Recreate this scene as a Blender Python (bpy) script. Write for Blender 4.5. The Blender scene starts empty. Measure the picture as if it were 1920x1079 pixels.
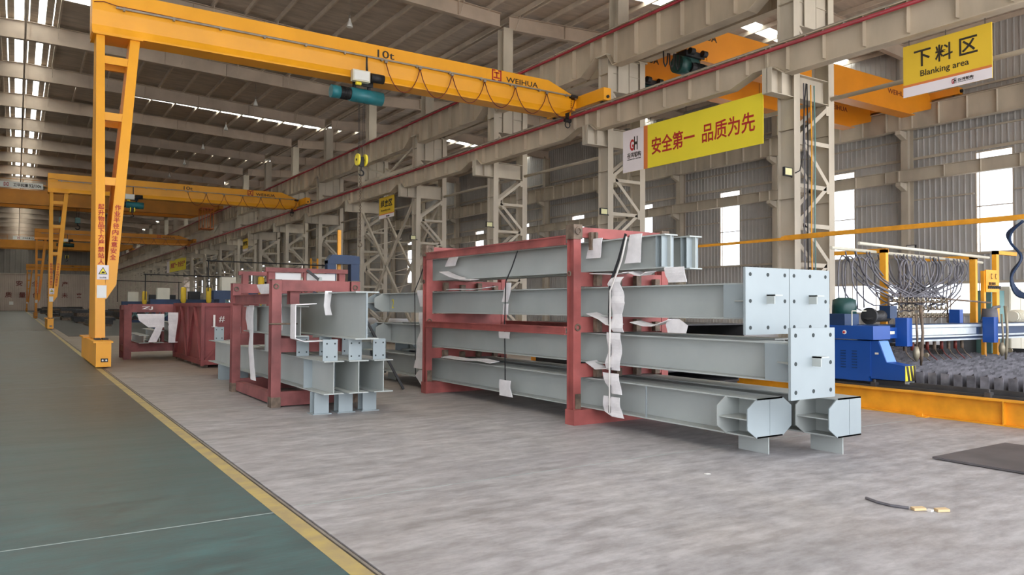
import bpy, math, random
from mathutils import Vector, Matrix

random.seed(7)
scene = bpy.context.scene
col = scene.collection
PI = math.pi

# ------------------------------------------------------------------ camera, world, light, exposure
F, CW, CH = 1427.0, 1920.0, 1079.0
YAW, PITCH, ROLL = math.radians(33.0525), math.radians(1.4272), math.radians(0.25)
fw = Vector((math.sin(YAW) * math.cos(PITCH), math.cos(YAW) * math.cos(PITCH), math.sin(PITCH)))
r0 = Vector((math.cos(YAW), -math.sin(YAW), 0))
u0 = r0.cross(fw)
rt = r0 * math.cos(ROLL) + u0 * math.sin(ROLL)
up = u0 * math.cos(ROLL) - r0 * math.sin(ROLL)
cam_d = bpy.data.cameras.new('camera')
cam = bpy.data.objects.new('camera', cam_d)
col.objects.link(cam)
cam.matrix_world = Matrix(((rt.x, up.x, -fw.x, 0), (rt.y, up.y, -fw.y, 0), (rt.z, up.z, -fw.z, 1.6), (0, 0, 0, 1)))
cam_d.sensor_width = 36.0
cam_d.lens = 36.0 * F / CW
cam_d.clip_start = 0.05
cam_d.clip_end = 1000
scene.camera = cam

world = bpy.data.worlds.new('world')
scene.world = world
world.use_nodes = True
wn = world.node_tree.nodes
wn['Background'].inputs[0].default_value = (0.89, 0.95, 1.05, 1)
wn['Background'].inputs[1].default_value = 1.0


def area(name, loc, rot, sx, sy, power, color=(1, 1, 1)):
    l = bpy.data.lights.new(name, 'AREA')
    l.shape = 'RECTANGLE'
    l.size, l.size_y = sx, sy
    l.energy = power
    l.color = color
    o = bpy.data.objects.new(name, l)
    o.location = loc
    o.rotation_euler = rot
    col.objects.link(o)
    return o


# daylight through the open gable behind the camera (the world lights it; this guides the sampling)
p = area('portal_back', (11.3, -6.2, 5.75), (-PI / 2, 0, 0), 61, 11.5, 1)
p.data.cycles.is_portal = True
sd = bpy.data.lights.new('sun', 'SUN')
sd.energy = 2.5
sd.angle = math.radians(1.5)
sd.color = (1.0, .99, .97)
sun = bpy.data.objects.new('sun', sd)
sun.rotation_euler = Vector((.22, .46, -.86)).to_track_quat('-Z', 'Y').to_euler()
col.objects.link(sun)

scene.view_settings.view_transform = 'Standard'
scene.view_settings.look = 'None'
scene.view_settings.exposure = 2.42
scene.view_settings.gamma = 1
scene.view_settings.use_curve_mapping = False


# ------------------------------------------------------------------ materials
def lin(c):
    c = c / 255.0
    return c / 12.92 if c <= 0.04045 else ((c + 0.055) / 1.055) ** 2.4


def mat(name, rgb, rough=0.6, metal=0.0, var=0.12, scale=1.5, rgb2=None, bump=0.0, bscale=20.0, stretch=(1, 1, 1), spec=0.5, gen=False):
    m = bpy.data.materials.new(name)
    m.use_nodes = True
    nt = m.node_tree
    b = nt.nodes['Principled BSDF']
    b.inputs['Roughness'].default_value = rough
    b.inputs['Metallic'].default_value = metal
    b.inputs['Specular IOR Level'].default_value = spec
    c1 = [lin(x) for x in rgb]
    tc = nt.nodes.new('ShaderNodeTexCoord')
    mp = nt.nodes.new('ShaderNodeMapping')
    mp.inputs['Scale'].default_value = stretch
    geo = nt.nodes.new('ShaderNodeNewGeometry')
    nt.links.new(geo.outputs['Position'], mp.inputs[0])
    n = nt.nodes.new('ShaderNodeTexNoise')
    n.inputs['Scale'].default_value = scale
    n.inputs['Detail'].default_value = 5
    nt.links.new(mp.outputs[0], n.inputs['Vector'])
    r = nt.nodes.new('ShaderNodeValToRGB')
    c2 = [lin(x) for x in rgb2] if rgb2 else [x * (1 - var * 1.6) for x in c1]
    ch = c1 if rgb2 else [min(1, x * (1 + var)) for x in c1]
    r.color_ramp.elements[0].position = 0.32
    r.color_ramp.elements[1].position = 0.68
    r.color_ramp.elements[0].color = (*c2, 1)
    r.color_ramp.elements[1].color = (*ch, 1)
    nt.links.new(n.outputs[0], r.inputs[0])
    nt.links.new(r.outputs[0], b.inputs['Base Color'])
    if bump:
        n2 = nt.nodes.new('ShaderNodeTexNoise')
        n2.inputs['Scale'].default_value = bscale
        n2.inputs['Detail'].default_value = 3
        nt.links.new(mp.outputs[0], n2.inputs['Vector'])
        bp = nt.nodes.new('ShaderNodeBump')
        bp.inputs['Strength'].default_value = bump
        bp.inputs['Distance'].default_value = 0.05
        nt.links.new(n2.outputs[0], bp.inputs['Height'])
        nt.links.new(bp.outputs[0], b.inputs['Normal'])
    return m


def glassy(name, tint, t=0.8, translucent=False):
    m = bpy.data.materials.new(name)
    m.use_nodes = True
    nt = m.node_tree
    nt.nodes.clear()
    out = nt.nodes.new('ShaderNodeOutputMaterial')
    tr = nt.nodes.new('ShaderNodeBsdfTransparent')
    tr.inputs[0].default_value = (*tint, 1)
    g = nt.nodes.new('ShaderNodeBsdfTranslucent' if translucent else 'ShaderNodeBsdfGlossy')
    g.inputs[0].default_value = (0.9, 0.9, 0.85, 1)
    if not translucent:
        g.inputs['Roughness'].default_value = 0.1
    mx = nt.nodes.new('ShaderNodeMixShader')
    mx.inputs[0].default_value = 1 - t
    nt.links.new(tr.outputs[0], mx.inputs[1])
    nt.links.new(g.outputs[0], mx.inputs[2])
    nt.links.new(mx.outputs[0], out.inputs[0])
    return m


M = {}
M['paint'] = mat('column_paint', (190, 178, 160), 0.65, var=0.10, scale=1.2, stretch=(1, 1, .35))
M['girder'] = mat('girder_paint', (190, 174, 152), 0.6, var=0.12, scale=1.1, stretch=(1, 1, .3))
M['rafter'] = mat('rafter_paint', (190, 172, 154), 0.7, var=0.10, scale=.8)
M['purlin'] = mat('purlin_steel', (206, 190, 172), 0.6, var=0.08)
M['foil'] = mat('roof_insulation', (186, 170, 154), 0.5, var=0.14, scale=1.4, bump=0.5, bscale=2.2, stretch=(.5, 2.2, 1))
M['skylight'] = glassy('skylight_sheet', (0.86, 0.86, 0.80), .25, True)
M['glass'] = glassy('window_glass', (0.95, 0.97, 1.0), .95)
M['wall'] = mat('wall_sheet', (180, 176, 172), 0.5, var=0.06, scale=.6)
M['wall_far'] = mat('far_wall_sheet', (186, 168, 154), 0.6, var=0.06, scale=.4)
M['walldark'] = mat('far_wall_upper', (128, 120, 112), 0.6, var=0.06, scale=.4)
M['concrete'] = mat('floor_concrete', (174, 169, 166), 0.5, scale=1.3, rgb2=(146, 139, 134), bump=.10, bscale=9, stretch=(.6, 1.6, 1))
M['green'] = mat('floor_green_epoxy', (76, 96, 92), 0.4, scale=1.2, rgb2=(74, 76, 70), bump=.08, bscale=6, stretch=(.5, 1.8, 1))


def floor_mat(name, near1, near2, far1, far2, y0, y1, rough, xs=1.0, streak=1.0):
    """worn floor: fine mottling and tyre streaks; light falloff painted in, darker and browner deeper in the hall"""
    m = bpy.data.materials.new(name)
    m.use_nodes = True
    nt = m.node_tree
    L = nt.links.new
    b = nt.nodes['Principled BSDF']
    geo = nt.nodes.new('ShaderNodeNewGeometry')

    def noise(scale, stretch, detail=6, rg=.6):
        mp = nt.nodes.new('ShaderNodeMapping')
        mp.inputs['Scale'].default_value = stretch
        L(geo.outputs['Position'], mp.inputs[0])
        n = nt.nodes.new('ShaderNodeTexNoise')
        n.inputs['Scale'].default_value = scale
        n.inputs['Detail'].default_value = detail
        n.inputs['Roughness'].default_value = rg
        L(mp.outputs[0], n.inputs['Vector'])
        return n.outputs[0]

    def ramp(src, a, b_, pa=.35, pb=.65):
        r = nt.nodes.new('ShaderNodeValToRGB')
        r.color_ramp.elements[0].position, r.color_ramp.elements[1].position = pa, pb
        r.color_ramp.elements[0].color, r.color_ramp.elements[1].color = a, b_
        L(src, r.inputs[0])
        return r.outputs[0]
    c = lambda q: (*[lin(x) for x in q], 1)
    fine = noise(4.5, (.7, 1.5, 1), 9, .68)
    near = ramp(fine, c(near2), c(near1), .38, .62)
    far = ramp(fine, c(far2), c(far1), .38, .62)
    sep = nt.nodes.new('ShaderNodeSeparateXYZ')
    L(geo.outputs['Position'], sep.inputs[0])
    mr = nt.nodes.new('ShaderNodeMapRange')  # depth range over which the fading light is painted into the colour
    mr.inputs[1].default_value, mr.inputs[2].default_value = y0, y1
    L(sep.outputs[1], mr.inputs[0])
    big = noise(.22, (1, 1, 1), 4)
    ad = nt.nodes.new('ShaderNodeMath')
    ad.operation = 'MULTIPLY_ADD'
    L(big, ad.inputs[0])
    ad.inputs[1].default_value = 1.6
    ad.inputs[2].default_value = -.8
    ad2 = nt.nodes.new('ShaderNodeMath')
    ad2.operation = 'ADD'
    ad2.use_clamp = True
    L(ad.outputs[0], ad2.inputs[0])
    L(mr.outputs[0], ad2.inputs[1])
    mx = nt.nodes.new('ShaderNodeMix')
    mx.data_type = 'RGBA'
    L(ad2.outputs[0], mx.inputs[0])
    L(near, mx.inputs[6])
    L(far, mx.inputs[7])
    st = ramp(noise(1.1, (.35, 2.2, 1), 8, .7), (.78, .78, .78, 1), (1.06, 1.06, 1.06, 1), .38, .58)
    mu = nt.nodes.new('ShaderNodeMix')
    mu.data_type = 'RGBA'
    mu.blend_type = 'MULTIPLY'
    mu.inputs[0].default_value = streak
    L(mx.outputs[2], mu.inputs[6])
    L(st, mu.inputs[7])
    L(mu.outputs[2], b.inputs['Base Color'])
    rr = nt.nodes.new('ShaderNodeMapRange')
    rr.inputs[3].default_value, rr.inputs[4].default_value = rough - .1, rough + .15
    L(fine, rr.inputs[0])
    L(rr.outputs[0], b.inputs['Roughness'])
    bp = nt.nodes.new('ShaderNodeBump')
    bp.inputs['Strength'].default_value = .12
    bp.inputs['Distance'].default_value = .03
    L(fine, bp.inputs['Height'])
    L(bp.outputs[0], b.inputs['Normal'])
    return m


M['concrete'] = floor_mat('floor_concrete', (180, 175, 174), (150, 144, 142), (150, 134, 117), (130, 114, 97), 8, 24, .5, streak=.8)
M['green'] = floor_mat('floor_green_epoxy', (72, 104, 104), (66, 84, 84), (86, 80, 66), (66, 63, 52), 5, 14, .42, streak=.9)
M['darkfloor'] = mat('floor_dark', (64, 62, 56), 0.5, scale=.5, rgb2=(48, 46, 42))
M['yline'] = mat('floor_yellow_line', (186, 162, 96), 0.6, scale=5, rgb2=(160, 140, 104))
M['groove'] = mat('rail_groove', (72, 68, 68), 0.6, var=.2, scale=9)
M['joint'] = mat('joint', (150, 158, 152), 0.7)
M['outside'] = mat('yard', (190, 186, 178), 0.9)
M['yellow'] = mat('crane_yellow', (240, 164, 22), 0.42, var=0.05, scale=.8)
M['yellow2'] = mat('crane_yellow_old', (206, 132, 30), 0.5, var=0.08, scale=.8)
M['orange'] = mat('bridge_orange', (222, 138, 26), 0.45, var=0.06, scale=.7)
M['ydirty'] = mat('machine_yellow', (236, 160, 34), 0.5, var=0.12, scale=3, bump=.05)
M['conductor'] = mat('conductor_red', (136, 28, 38), 0.45, var=0.15, scale=2)
M['steelrail'] = mat('steel_rail', (150, 140, 128), 0.4, metal=.3, var=.15, scale=4)
M['red'] = mat('rack_red', (156, 80, 74), 0.6, var=0.22, scale=2.6, bump=.04)
M['red2'] = mat('rack_oxide_red', (136, 76, 72), 0.65, var=0.25, scale=2.2, bump=.04)
M['crate'] = mat('crate_red', (128, 62, 60), 0.6, var=0.16, scale=1.8)
M['rust'] = mat('rust_steel', (110, 92, 76), 0.7, var=0.35, scale=9)
M['beam'] = mat('primer_grey_brightened', (172, 175, 170), 0.5, var=0.06, scale=1.2)  # colour lifted to stand in for side light on the webs
M['beam_front_lit'] = mat('primer_grey_front_lit', (146, 154, 155), 0.5, var=0.04, scale=1.4)  # same paint as the webs, toned apart for the light on front plates
M['hole'] = mat('bolt_hole', (50, 56, 56), 0.8)
M['foam'] = mat('foam_wrap', (226, 220, 218), 0.8, var=0.05, scale=8, bump=.1, bscale=30)
M['black'] = mat('black_rubber', (30, 28, 30), 0.6, var=0.2, scale=5)
M['strap'] = mat('strap_black', (34, 36, 38), 0.6)
M['rope'] = mat('rope_white', (220, 214, 206), 0.8)
M['blue'] = mat('machine_blue', (26, 74, 150), 0.4, var=0.08, scale=1.5)
M['bluelight'] = mat('machine_blue_pale', (96, 140, 200), 0.4, var=0.05)
M['bluedark'] = mat('welder_blue', (30, 54, 88), 0.5, var=0.15)
M['teal'] = mat('hoist_teal', (40, 116, 124), 0.4, var=0.12, scale=3)
M['tealdark'] = mat('hoist_dark_green', (24, 66, 62), 0.4, var=0.15, scale=3)
M['tank'] = mat('tank_green', (100, 140, 136), 0.5, var=0.12)
M['white'] = mat('white_paint', (228, 226, 220), 0.5, var=0.03)
M['cream'] = mat('cream_paint', (214, 206, 186), 0.5, var=0.04)
M['alu'] = mat('aluminium', (196, 202, 204), 0.3, metal=.6, var=0.1, scale=6)
M['hose'] = mat('grey_hose', (106, 102, 106), 0.6, var=0.25, scale=3)
M['brass'] = mat('brass', (150, 138, 116), 0.45, metal=.4, var=.1)
M['slat'] = mat('burnt_slat', (116, 112, 116), 0.7, var=0.35, scale=5)
M['darksteel'] = mat('dark_steel', (60, 58, 58), 0.6, var=0.3, scale=2.5)
M['plate'] = mat('floor_plate', (92, 86, 86), 0.55, var=0.18, scale=1.8)
M['banner'] = mat('banner_yellow', (240, 220, 50), 0.6, var=0.03, scale=.6)
M['sign'] = mat('sign_yellow', (226, 186, 44), 0.55, var=0.04, scale=.8)
M['signwhite'] = mat('sign_white', (232, 222, 224), 0.6, var=0.02)
M['signorange'] = mat('sign_orange', (214, 120, 60), 0.6, var=0.02)
M['txtred'] = mat('text_red', (178, 34, 34), 0.6, var=0.05)
M['txtdred'] = mat('text_dark_red', (110, 40, 30), 0.6, var=0.05)
M['txtblack'] = mat('text_dark', (44, 34, 26), 0.6, var=0.05)
M['hazyellow'] = mat('hazard_yellow', (240, 220, 60), 0.5, var=0.03)
M['tan'] = mat('wood_tan', (214, 184, 140), 0.8, var=0.08)
M['lampglass'] = mat('lamp_glass', (220, 214, 160), 0.3, var=0.05)


# ------------------------------------------------------------------ mesh builder
ORG = {}


def link(o, parent=None):
    col.objects.link(o)
    if parent is not None:
        o.parent = parent
    return o


class MB:
    def __init__(s):
        s.v, s.f = [], []

    def hexa(s, b, t):
        n = len(s.v)
        s.v += [tuple(q) for q in b] + [tuple(q) for q in t]
        s.f += [(n + 3, n + 2, n + 1, n), (n + 4, n + 5, n + 6, n + 7)]
        for i in range(4):
            j = (i + 1) % 4
            s.f.append((n + i, n + j, n + 4 + j, n + 4 + i))
        return s

    def box(s, x0, x1, y0, y1, z0, z1):
        return s.hexa([(x0, y0, z0), (x1, y0, z0), (x1, y1, z0), (x0, y1, z0)],
                      [(x0, y0, z1), (x1, y0, z1), (x1, y1, z1), (x0, y1, z1)])

    def bar(s, p, q, w, h, ref=(0, 0, 1)):
        p, q = Vector(p), Vector(q)
        d = (q - p).normalized()
        r = Vector(ref)
        if abs(d.dot(r)) > .98:
            r = Vector((0, 1, 0))
        a = d.cross(r).normalized() * w / 2
        b = a.cross(d).normalized() * h / 2
        return s.hexa([p - a - b, p + a - b, p + a + b, p - a + b], [q - a - b, q + a - b, q + a + b, q - a + b])

    def tube(s, pts, r, n=8, close=True):
        pts = [Vector(q) for q in pts]
        base = len(s.v)
        prev = None
        for i, q in enumerate(pts):
            if i == 0:
                d = pts[1] - pts[0]
            elif i == len(pts) - 1:
                d = pts[-1] - pts[-2]
            else:
                d = pts[i + 1] - pts[i - 1]
            d.normalize()
            if prev is None:
                a = d.cross(Vector((0, 0, 1)))
                if a.length < .05:
                    a = d.cross(Vector((1, 0, 0)))
            else:
                a = prev - d * prev.dot(d)
            a.normalize()
            prev = a
            b = d.cross(a)
            rr = r[i] if isinstance(r, (list, tuple)) else r
            for k in range(n):
                t = 2 * PI * k / n
                s.v.append(tuple(q + a * math.cos(t) * rr + b * math.sin(t) * rr))
        for i in range(len(pts) - 1):
            for k in range(n):
                k2 = (k + 1) % n
                o = base + i * n
                s.f.append((o + k, o + k2, o + n + k2, o + n + k))
        if close:
            s.f.append(tuple(base + k for k in range(n))[::-1])
            o = base + (len(pts) - 1) * n
            s.f.append(tuple(o + k for k in range(n)))
        return s

    def cyl(s, p, q, r, n=14):
        return s.tube([p, q], r, n)

    def prism(s, poly, axis, a, b):
        n = len(poly)
        base = len(s.v)

        def P(u, v, w):
            return (w, u, v) if axis == 'x' else ((u, w, v) if axis == 'y' else (u, v, w))
        s.v += [P(u, v, a) for u, v in poly] + [P(u, v, b) for u, v in poly]
        s.f += [tuple(base + i for i in range(n)), tuple(base + n + i for i in range(n))[::-1]]
        for i in range(n):
            j = (i + 1) % n
            s.f.append((base + i, base + n + i, base + n + j, base + j))
        return s

    def ring(s, c, axis, r, t, n=16, m=6):
        c = Vector(c)
        pts = []
        for i in range(n + 1):
            a = 2 * PI * i / n
            d = {'x': (0, math.cos(a), math.sin(a)), 'y': (math.cos(a), 0, math.sin(a)), 'z': (math.cos(a), math.sin(a), 0)}[axis]
            pts.append(c + Vector(d) * r)
        return s.tube(pts, t, m, False)

    def build(s, name, m, parent=None, smooth=False, kind=None, label=None):
        off = Vector(ORG.get(parent.name, (0, 0, 0))) if parent else Vector((0, 0, 0))
        me = bpy.data.meshes.new(name)
        me.from_pydata([(x - off.x, y - off.y, z - off.z) for x, y, z in s.v], [], s.f)
        me.materials.append(m)
        import bmesh
        bm = bmesh.new()
        bm.from_mesh(me)
        bmesh.ops.recalc_face_normals(bm, faces=bm.faces)
        bm.to_mesh(me)
        bm.free()
        if smooth:
            for p_ in me.polygons:
                p_.use_smooth = len(p_.vertices) == 4
        o = bpy.data.objects.new(name, me)
        link(o, parent)
        ORG[o.name] = tuple(off)
        if kind:
            o['kind'] = kind
        if label:
            o['label'] = label
        return o


def thing(name, label, cat, loc=(0, 0, 0), group=None):
    o = bpy.data.objects.new(name, None)
    o.empty_display_size = .2
    link(o)
    o.location = loc
    ORG[o.name] = tuple(loc)
    o['label'] = label
    o['category'] = cat
    if group:
        o['group'] = group
    return o


def tag(o, label, cat, group=None):
    """a thing of one mesh: move its origin to its base"""
    o['label'] = label
    o['category'] = cat
    if group:
        o['group'] = group
    vs = [v.co for v in o.data.vertices]
    c = Vector(((min(v.x for v in vs) + max(v.x for v in vs)) / 2, (min(v.y for v in vs) + max(v.y for v in vs)) / 2, min(v.z for v in vs)))
    if o.location.length == 0:
        o.data.transform(Matrix.Translation(-c))
        o.location = c
        ORG[o.name] = tuple(c)
    return o


def struct(name, kindobj=None):
    o = bpy.data.objects.new(name, None)
    link(o)
    o['kind'] = 'structure'
    ORG[o.name] = (0, 0, 0)
    return o


def dup(root, dloc, label=None, group=None, skip=()):
    r = root.copy()
    col.objects.link(r)
    r.location = Vector(root.location) + Vector(dloc)
    ORG[r.name] = tuple(Vector(ORG[root.name]) + Vector(dloc))
    if label:
        r['label'] = label
    if group:
        r['group'] = group
    for c in list(root.children):
        if c.name.split('.')[0] in skip:
            continue
        k = c.copy()
        col.objects.link(k)
        k.parent = r
        for g in list(c.children):
            h = g.copy()
            col.objects.link(h)
            h.parent = k
    return r


def smooth(pts, n=4):
    """Catmull-Rom through the points"""
    P = [Vector(q) for q in pts]
    P = [P[0] * 2 - P[1]] + P + [P[-1] * 2 - P[-2]]
    out = []
    for i in range(1, len(P) - 2):
        a, b, c, d = P[i - 1:i + 3]
        for k_ in range(n):
            t_ = k_ / n
            out.append(tuple(.5 * ((2 * b) + (c - a) * t_ + (2 * a - 5 * b + 4 * c - d) * t_ ** 2 + (3 * b - a - 3 * c + d) * t_ ** 3)))
    out.append(tuple(P[-2]))
    return out


def ibeam_y(mb, x, y0, y1, zb, zt, b, tw=.02, tf=.022):
    mb.box(x - b / 2, x + b / 2, y0, y1, zt - tf, zt)
    mb.box(x - b / 2, x + b / 2, y0, y1, zb, zb + tf)
    mb.box(x - tw / 2, x + tw / 2, y0 + .002, y1 - .002, zb + tf, zt - tf)
    return mb


def text(body, name, m, parent, origin, xdir, width, height, updir=(0, 0, 1), bold=0.0, ext=.006, vertical=False, label=None):
    """lettering as a thin raised mesh; origin is its lower left corner"""
    c = bpy.data.curves.new('t', 'FONT')
    c.body = '\n'.join(body) if vertical else body
    c.extrude = 0.02
    c.offset = bold
    c.resolution_u = 3
    if vertical:
        c.space_line = .95
        c.align_x = 'CENTER'
    o = bpy.data.objects.new('t', c)
    col.objects.link(o)
    dg = bpy.context.evaluated_depsgraph_get()
    me = bpy.data.meshes.new_from_object(o.evaluated_get(dg))
    bpy.data.objects.remove(o)
    bpy.data.curves.remove(c)
    vs = me.vertices
    x0, x1 = min(v.co.x for v in vs), max(v.co.x for v in vs)
    y0, y1 = min(v.co.y for v in vs), max(v.co.y for v in vs)
    z0, z1 = min(v.co.z for v in vs), max(v.co.z for v in vs)
    X = Vector(xdir).normalized()
    U = Vector(updir).normalized()
    N = X.cross(U)
    off = Vector(ORG.get(parent.name, (0, 0, 0))) if parent else Vector()
    for v in vs:
        a = (v.co.x - x0) / (x1 - x0) * width
        b = (v.co.y - y0) / (y1 - y0) * height
        w = (v.co.z - z0) / (z1 - z0) * ext
        v.co = Vector(origin) + X * a + U * b + N * w - off
    me.name = name
    me.materials.clear()
    me.materials.append(m)
    ob = bpy.data.objects.new(name, me)
    link(ob, parent)
    ORG[ob.name] = tuple(off)
    if label:
        ob['label'] = label
    return ob


# ------------------------------------------------------------------ the setting
BAY, C0 = 8.6, 14.45
NCOL = 25
CY = [C0 + BAY * k for k in range(NCOL)]
YB, YF = -6.0, 227.0
XL, XR = -19.2, 41.8

fl = MB()
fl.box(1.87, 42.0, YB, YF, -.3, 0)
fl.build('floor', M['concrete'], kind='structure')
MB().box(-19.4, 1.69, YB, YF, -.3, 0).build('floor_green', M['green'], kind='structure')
MB().box(1.69, 1.815, YB, YF, -.3, .001).build('trim_1', M['yline'], kind='structure')
g = MB()
g.box(1.815, 1.87, YB, YF, -.3, -.012)
g.build('trim_2', M['groove'], kind='structure')
MB().box(1.832, 1.852, YB, YF, -.012, .0).build('trim_3', M['steelrail'], kind='structure')
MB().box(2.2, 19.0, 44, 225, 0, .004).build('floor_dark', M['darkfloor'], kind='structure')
j = MB()
for y in (5.95, 17.2, 29.2, 41.2, 53.2):
    j.box(-19.4, 1.69, y, y + .012, 0, .0015)
for y in (6.05, 12.3, 18.4):
    j.box(1.9, 41, y, y + .01, 0, .0012)
j.build('trim_4', M['joint'], kind='structure')
MB().box(-120, 140, -90, 330, -.6, -.31).build('ground', M['outside'], kind='structure')

# roof: bottom surface of the sheet above the purlins
RX = .35


def roofz(x):
    if x < RX:
        return 17.3 - (RX - x) * .044
    if x < 20.3:
        return 17.3 - (x - RX) * .044
    if x < 31:
        return 16.42 + (x - 20.3) * .058
    return 17.04 - (x - 31) * .065


ceil = struct('ceiling')
SKY = [27.3 + 17.2 * k for k in range(-2, 12)]
SW = .5


def slab(mb, x0, x1, y0, y1, t=.06):
    z0, z1 = roofz(x0), roofz(x1)
    mb.hexa([(x0, y0, z0), (x1, y0, z1), (x1, y1, z1), (x0, y1, z0)], [(x0, y0, z0 + t), (x1, y0, z1 + t), (x1, y1, z1 + t), (x0, y1, z0 + t)])


segs = [(XL - .3, -.75), (1.45, 20.3), (20.3, 31.0), (31.0, XR + .3)]
edges = [YB - 1] + [q for s_ in SKY if s_ > YB for q in (s_ - SW, s_ + SW)] + [YF + 1]
rs = MB()
for a in range(0, len(edges), 2):
    for x0, x1 in segs:
        slab(rs, x0, x1, edges[a], edges[a + 1])
for x0, x1 in ((-.68, -.37), (.07, .28), (.34, .72), (1.07, 1.40)):
    slab(rs, x0, x1, YB - 1, YF + 1)
rs.build('roof_sheet', M['foil'], ceil)
for s_ in SKY:
    if s_ < YB:
        continue
    for x0, x1 in segs:
        k = MB()
        slab(k, x0, x1, s_ - SW, s_ + SW, .01)
        k.build('skylight_panel', M['skylight'], ceil)
k = MB()
for x0, x1 in ((-.75, -.68), (-.37, .07), (.28, .34), (.72, 1.07), (1.40, 1.45)):
    slab(k, x0, x1, YB - 1, YF + 1, .01)
k.build('ridge_skylight', M['skylight'], ceil)
px = [x for x in [RX - 1.4 - 1.6 * i for i in range(12)] + [RX + 1.35 + 1.6 * i for i in range(13)] + [21.2 + 1.55 * i for i in range(14)]]
pm = None
for x in px:
    z = roofz(x)
    MB().box(x - .045, x + .045, YB, YF, z - .24, z - .003).build('purlin', M['purlin'], ceil)


def rafter_mesh(pts_b, pts_t, fwid=.3):
    mb = MB()
    mb.prism([*pts_b, *pts_t[::-1]], 'y', -.012, .012)
    for P in (pts_b, pts_t):
        for (xa, za), (xb, zb) in zip(P, P[1:]):
            mb.bar((xa, 0, za), (xb, 0, zb), fwid, .03)
    # web stiffeners
    return mb


def raf(pts_b, pts_t, stx):
    mb = rafter_mesh(pts_b, pts_t)

    def zi(P, x):
        for (xa, za), (xb, zb) in zip(P, P[1:]):
            if min(xa, xb) <= x <= max(xa, xb):
                return za + (zb - za) * (x - xa) / (xb - xa)
        return P[-1][1]
    for x in stx:
        mb.box(x - .01, x + .01, -.12, .12, zi(pts_b, x), zi(pts_t, x))
    return mb


R1 = raf([(RX, 16.08), (5.5, 16.0), (20.0, 15.53)], [(RX, 17.08), (20.0, 16.22)], (RX, 3.8, 7.2, 10.7, 14.2, 17.6)).build('rafter', M['rafter'], ceil)
R2 = raf([(XL, 15.53), (-4.8, 16.0), (RX, 16.08)], [(XL, 16.22), (RX, 17.08)], (-14, -9, -4.0)).build('rafter', M['rafter'], ceil)
R3 = raf([(20.55, 15.5), (31, 16.05), (41.6, 15.4)], [(20.55, 16.2), (31, 16.82), (41.6, 16.12)], (24, 27.5, 31, 34.5, 38)).build('rafter', M['rafter'], ceil)
for R in (R1, R2, R3):
    R.location.y = CY[0] + .3
for y in [C0 - BAY, C0 - 2 * BAY, C0 - 3 * BAY] + CY[1:]:
    for R in (R1, R2, R3):
        c = R.copy()
        col.objects.link(c)
        c.location.y = y + .3
        c.parent = ceil
# eave struts and roof bracing rods
for x, z in ((.15, 15.95),):
    MB().cyl((x, YB, z), (x, YF, z), .05, 8).build('tie_rod', M['purlin'], ceil)

# fly braces under purlins near the rafters
fb = MB()
for y in CY[:9]:
    for x in [RX + 1.35 + 1.6 * i for i in range(0, 13, 2)]:
        z = roofz(x)
        fb.bar((x, y + .3 - .55, z - .2), (x, y + .3 - .1, z - .85), .03, .03)
        fb.bar((x, y + .3 + .7, z - .2), (x, y + .3 + .1, z - .85), .03, .03)
fb.build('fly_braces', M['purlin'], ceil, kind='stuff')


# walls ------------------------------------------------------------
def corr(mb, x, s, y0, y1, z0, z1, pitch=.3, d=.035):
    """ribbed sheet at x facing -s; trapezoidal ribs as real relief"""
    n = max(1, round((y1 - y0) / pitch))
    p = (y1 - y0) / n
    prof = []
    for i in range(n):
        a = y0 + i * p
        prof += [(a, 0), (a + p * .62, 0), (a + p * .70, d), (a + p * .88, d), (a + p * .96, 0)]
    prof.append((y1, 0))
    b = len(mb.v)
    for yy, dd in prof:
        mb.v.append((x - s * dd, yy, z0))
        mb.v.append((x - s * dd, yy, z1))
    for i in range(len(prof) - 1):
        mb.f.append((b + 2 * i, b + 2 * i + 2, b + 2 * i + 3, b + 2 * i + 1))
    return mb


ZT = 16.5


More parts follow.
